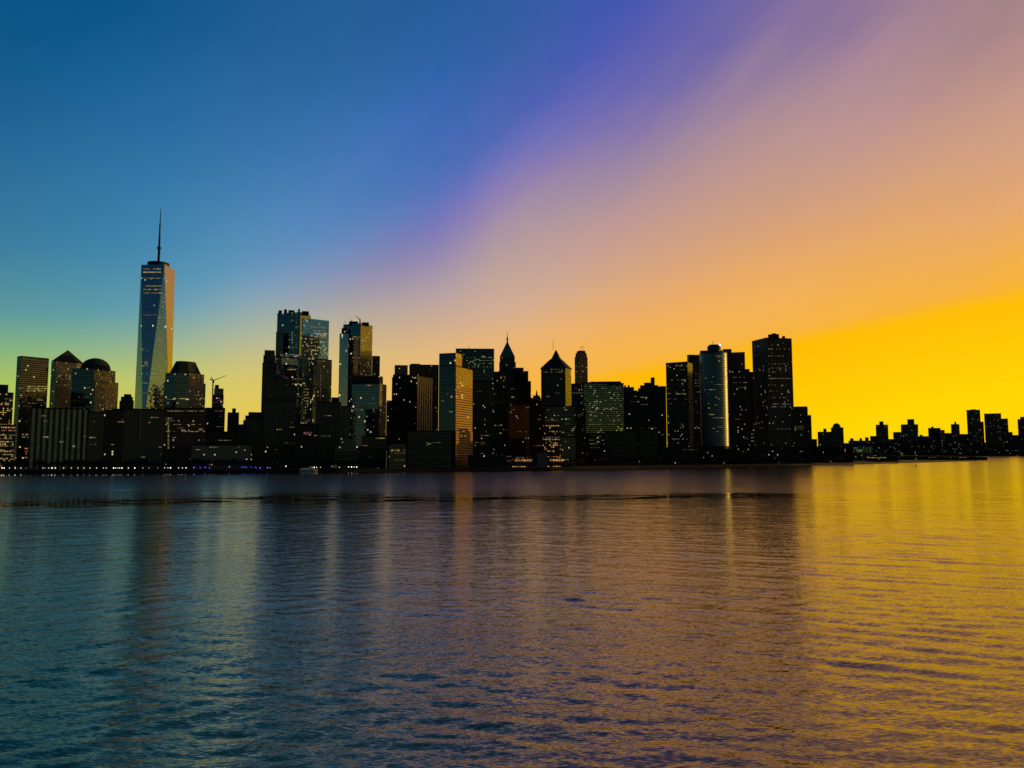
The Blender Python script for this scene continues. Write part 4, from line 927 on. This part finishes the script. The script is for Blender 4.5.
lamp(777.8, 458.9, 'warm', 'bright lone lamp by the shore below the biggest dark tower', None, 2.1)
for x, y in ((643, 462.5), (650, 462), (658, 462.4), (666, 461.5), (683, 460), (688, 459), (697.5, 459), (700, 459.5), (706, 459.3), (715, 459.4)): lamp(x, y, 'dim', 'small dim lamp among the park trees below the black slab tower', 'dim park lamps below the black slab tower', .7)
for x, y in ((733, 458.6), (736, 459), (739, 458.4), (745, 459), (752, 458), (757, 458.5), (762, 459.4), (770, 459), (784, 458.6), (790, 459.2), (797, 458.8)): lamp(x, y, 'dim', 'small dim lamp among the park trees below the biggest dark tower', 'dim park lamps below the biggest dark tower', .8)
for x in (816.3, 818.6, 820.6, 823.4, 827.5, 831.3, 833, 836.4, 838, 843, 845.4, 850, 854, 858.5): lamp(x, 457.6 + random.uniform(-.4, .4), 'dim', 'small pale lamp on the shore below the far dome-topped block', 'pale shore lamps below the dome-topped block', .9)
lamp(868.2, 458.6, 'warm', 'bright lamp at the left end of the yellow-lit shed', None, 1.4)
for x in (928, 930.5, 938, 944, 951, 953.5, 960, 969, 976, 981, 993, 997, 1003, 1006, 1012, 1017, 1021): 
    D = 4400; y = random.uniform(448.5, 452.5); zz = zat(y, D); e = lamp_parts('dim', 9.0, 1.5); e.location = (xr(x, y) * D, D, max(3.2, zz - 9)); 
    e.location[2] = 3.2; tag(e, 'tiny far lamp on the right shore behind the long pier shed', 'street lamp', 'far lamps on the right shore')

# ------------------------------------------------------------------ water: one sheet, real waves where they can be seen
NA, R0, R1, Q = 1400, 38., 1800., 1.0041
OY = -30.
rs = [R0]
while rs[-1] < R1: rs.append(rs[-1] * Q)
while rs[-1] < 40000: rs.append(rs[-1] * 1.12)
rs = np.array(rs); an = np.radians(np.linspace(-57, 57, NA))
RR, AA = np.meshgrid(rs, an, indexing='ij')
X = RR * np.sin(AA); Y = RR * np.cos(AA) + OY; Z = np.zeros_like(X)
rng_ = np.random.default_rng(11)
cell = np.maximum(RR * (Q - 1), RR * (an[1] - an[0]))
side = 1 / (1 + np.exp(-(X + .12 * Y - 20) / 60))            # wave trains fan out to either side of the ship
def train(lmin, lmax, n, main, spread, slope, wgt):
    global Z
    for i in range(n):
        lam = math.exp(rng_.uniform(math.log(lmin), math.log(lmax))); th = math.radians(main + rng_.normal(0, spread))
        k = 2 * math.pi / lam; a = slope * math.sqrt(2 / n) / k
        ph = rng_.uniform(0, 6.283); w = np.clip((lam / cell - 2.2) / 3, 0, 1)
        arg = k * (X * math.sin(th) + Y * math.cos(th)) + ph
        Z += wgt * w * a * (np.sin(arg) + .18 * np.sin(2 * arg + 1.2))
train(12, 28, 12, -30, 10, .014, 1 - side * .8)
train(12, 28, 12, 22, 8, .016, .25 + side * .75)
train(4.5, 10, 18, -36, 7, .044, 1 - side)
train(4.5, 10, 18, 24, 6, .052, side)
train(3.0, 7, 34, 4, 24, .038, 1.)
train(1.2, 3.0, 44, 2, 24, .068, 1.)
train(.7, 1.3, 26, 0, 40, .05, 1.)
patch = np.zeros_like(X)
for i in range(10):
    lam = rng_.uniform(60, 260); th = rng_.uniform(-1.2, 1.2); patch += np.sin(2 * math.pi / lam * (X * math.sin(th) * .6 + Y * math.cos(th)) + rng_.uniform(0, 6.28))
far_w = np.clip((RR - 260) / 420, 0, 1) * np.clip((30000 - RR) / 20000, 0, 1)
train(12, 40, 34, 2, 20, .02, far_w)
Z *= np.clip(.9 + .1 * patch, .45, 1.35) * (1 - .3 * np.clip((RR - 350) / 400, 0, 1))
# a calm slick lies across the harbour, with ragged ends and breaks
XK = [-420, -290, -180, -120, -40, 60, 150, 205]
ctr = np.interp(X, XK, [440, 452, 505, 515, 502, 528, 543, 546]) + 4 * np.sin(X / 23. + 1) + 3 * np.sin(X / 9.)
hw = np.interp(X, XK, [34, 36, 30, 44, 20, 24, 26, 20])
rag = np.zeros_like(X)
for i in range(18):
    rag += np.sin(X * rng_.uniform(.03, .2) * rng_.choice([-1, 1]) + Y * rng_.uniform(.05, .42) + rng_.uniform(0, 6.28)) / 3.
calm_ = np.clip(1.7 - np.abs(Y - ctr) / hw * 1.2, 0, 1) * np.clip(.7 + rag * 1.1, 0, 1) * np.clip((208 - X) / 14, 0, 1) * np.clip((X + 460) / 60, 0, 1)
sy = np.interp(X, [a for a, b in fr], [b for a, b in fr])
calm_ = np.maximum(calm_, np.clip((175 - (sy - Y)) / 50, 0, 1) * (X < 420))       # sheltered water under the seawall
Z *= 1 - .97 * calm_
nr = len(rs); Z[RR > 30000] = 0
verts = np.stack([X, Y, Z], -1).reshape(-1, 3)
ii, jj = np.meshgrid(np.arange(nr - 1), np.arange(NA - 1), indexing='ij')
q0 = (ii * NA + jj).ravel()
quads = np.stack([q0, q0 + 1, q0 + NA + 1, q0 + NA], -1)
# the rest of the sheet, flat, beside and behind the photographer
oa = np.radians(np.linspace(57, 303, 60)); base_i = len(verts)
ov = np.array([(r * math.sin(a), r * math.cos(a) + OY, 0.) for r in (R0, 40000.) for a in oa])
inner = np.array([(0, OY, 0.)])
nv = len(verts)
verts = np.concatenate([verts, ov, inner]); k = len(oa)
oq = np.array([(nv + i, nv + i + 1, nv + k + i + 1, nv + k + i) for i in range(k - 1)])
quads = np.concatenate([quads, oq])
tris = [(nv + 2 * k, nv + i, nv + i + 1) for i in range(k - 1)]
st = list(range(0, NA, 25)) + [NA - 1]
loops = np.concatenate([quads.ravel(), np.array(tris).ravel()])
tot = np.concatenate([np.full(len(quads), 4), np.full(len(tris), 3)])
tri2 = np.array([(nv + 2 * k, i, i + 1) for i in range(NA - 1)]); loops = np.concatenate([loops, tri2.ravel()]); tot = np.concatenate([tot, np.full(len(tri2), 3)])
starts = np.concatenate([[0], np.cumsum(tot)[:-1]])
wm = bpy.data.meshes.new('water')
wm.vertices.add(len(verts)); wm.vertices.foreach_set('co', verts.astype(np.float32).ravel())
wm.loops.add(len(loops)); wm.loops.foreach_set('vertex_index', loops.astype(np.int32))
wm.polygons.add(len(tot)); wm.polygons.foreach_set('loop_start', starts.astype(np.int32)); wm.polygons.foreach_set('loop_total', tot.astype(np.int32))
wm.polygons.foreach_set('use_smooth', np.ones(len(tot), bool)); wm.update(); wm.validate()
at = wm.attributes.new('calm', 'FLOAT', 'POINT'); cv_ = np.zeros(len(verts), np.float32); cv_[:nr * NA] = calm_.ravel(); at.data.foreach_set('value', cv_)
m, n, p = new_mat('harbour_water')
pos = n.new('ShaderNodeNewGeometry').outputs['Position']; nrm = n.new('ShaderNodeNewGeometry').outputs['Normal']
px_, py_, pz_ = n.xyz(pos)
calm = n.new('ShaderNodeAttribute', attribute_name='calm').outputs['Fac']
gust = n.noise(n.vec(n.m('MULTIPLY', px_, .004), n.m('MULTIPLY', py_, .012), 1.), 1., 4., .6).outputs[0]
amp = n.m('MULTIPLY', n.rng(gust, .3, .7, .75, 1.2), n.rng(calm, 0., 1., 1., .02))
r1 = n.noise(n.vec(n.m('MULTIPLY', px_, .4), n.m('MULTIPLY', py_, 1.7), 0.), 1., 3., .6).outputs[1]
r2 = n.noise(n.vec(n.m('MULTIPLY', px_, 1.1), n.m('MULTIPLY', py_, 4.8), 4.), 1., 3., .65).outputs[1]
d1 = n.v('SUBTRACT', r1, (.5, .5, .5)); d2 = n.v('SUBTRACT', r2, (.5, .5, .5))
dd = n.v('MULTIPLY', n.v('ADD', n.v('SCALE', d1, .20), n.v('SCALE', d2, 1.05)), (.35, 1., 0.))
amp = n.m('MULTIPLY', amp, n.rng(py_, 140., 700., .8, .36))
n.put(p.inputs['Normal'], n.v('NORMALIZE', n.v('ADD', nrm, n.v('SCALE', dd, amp))))
p.inputs['Specular Tint'].default_value = (1, .79, .2, 1)
p.inputs['Base Color'].default_value = (.022, .017, .005, 1); p.inputs['IOR'].default_value = 1.85
wind = n.m('MULTIPLY', n.rng(py_, 520., 640., 0., .17, True), n.rng(px_, 170., 400., 1., .15, True))
rg = n.mixf(calm, n.m('ADD', n.m('ADD', n.rng(py_, 110., 420., .06, .12), n.rng(py_, 600., 1400., 0., .04)), n.m('MULTIPLY', wind, .5)), .03); n.put(p.inputs['Roughness'], rg)
gl = n.new('ShaderNodeBsdfGlossy'); gl.inputs['Color'].default_value = (1, .74, .2, 1); n.put(gl.inputs['Roughness'], rg)
nl = p.inputs['Normal'].links[0].from_socket; n.put(gl.inputs['Normal'], nl)
mx = n.new('ShaderNodeMixShader'); mx.inputs[0].default_value = .08; n.l.new(p.outputs[0], mx.inputs[1]); n.l.new(gl.outputs[0], mx.inputs[2])
n.l.new(mx.outputs[0], [q for q in n.n if q.type == 'OUTPUT_MATERIAL'][0].inputs[0])
wm.materials.append(m)
wo_ = bpy.data.objects.new('water', wm); COL.objects.link(wo_); tag(wo_, kind='structure')
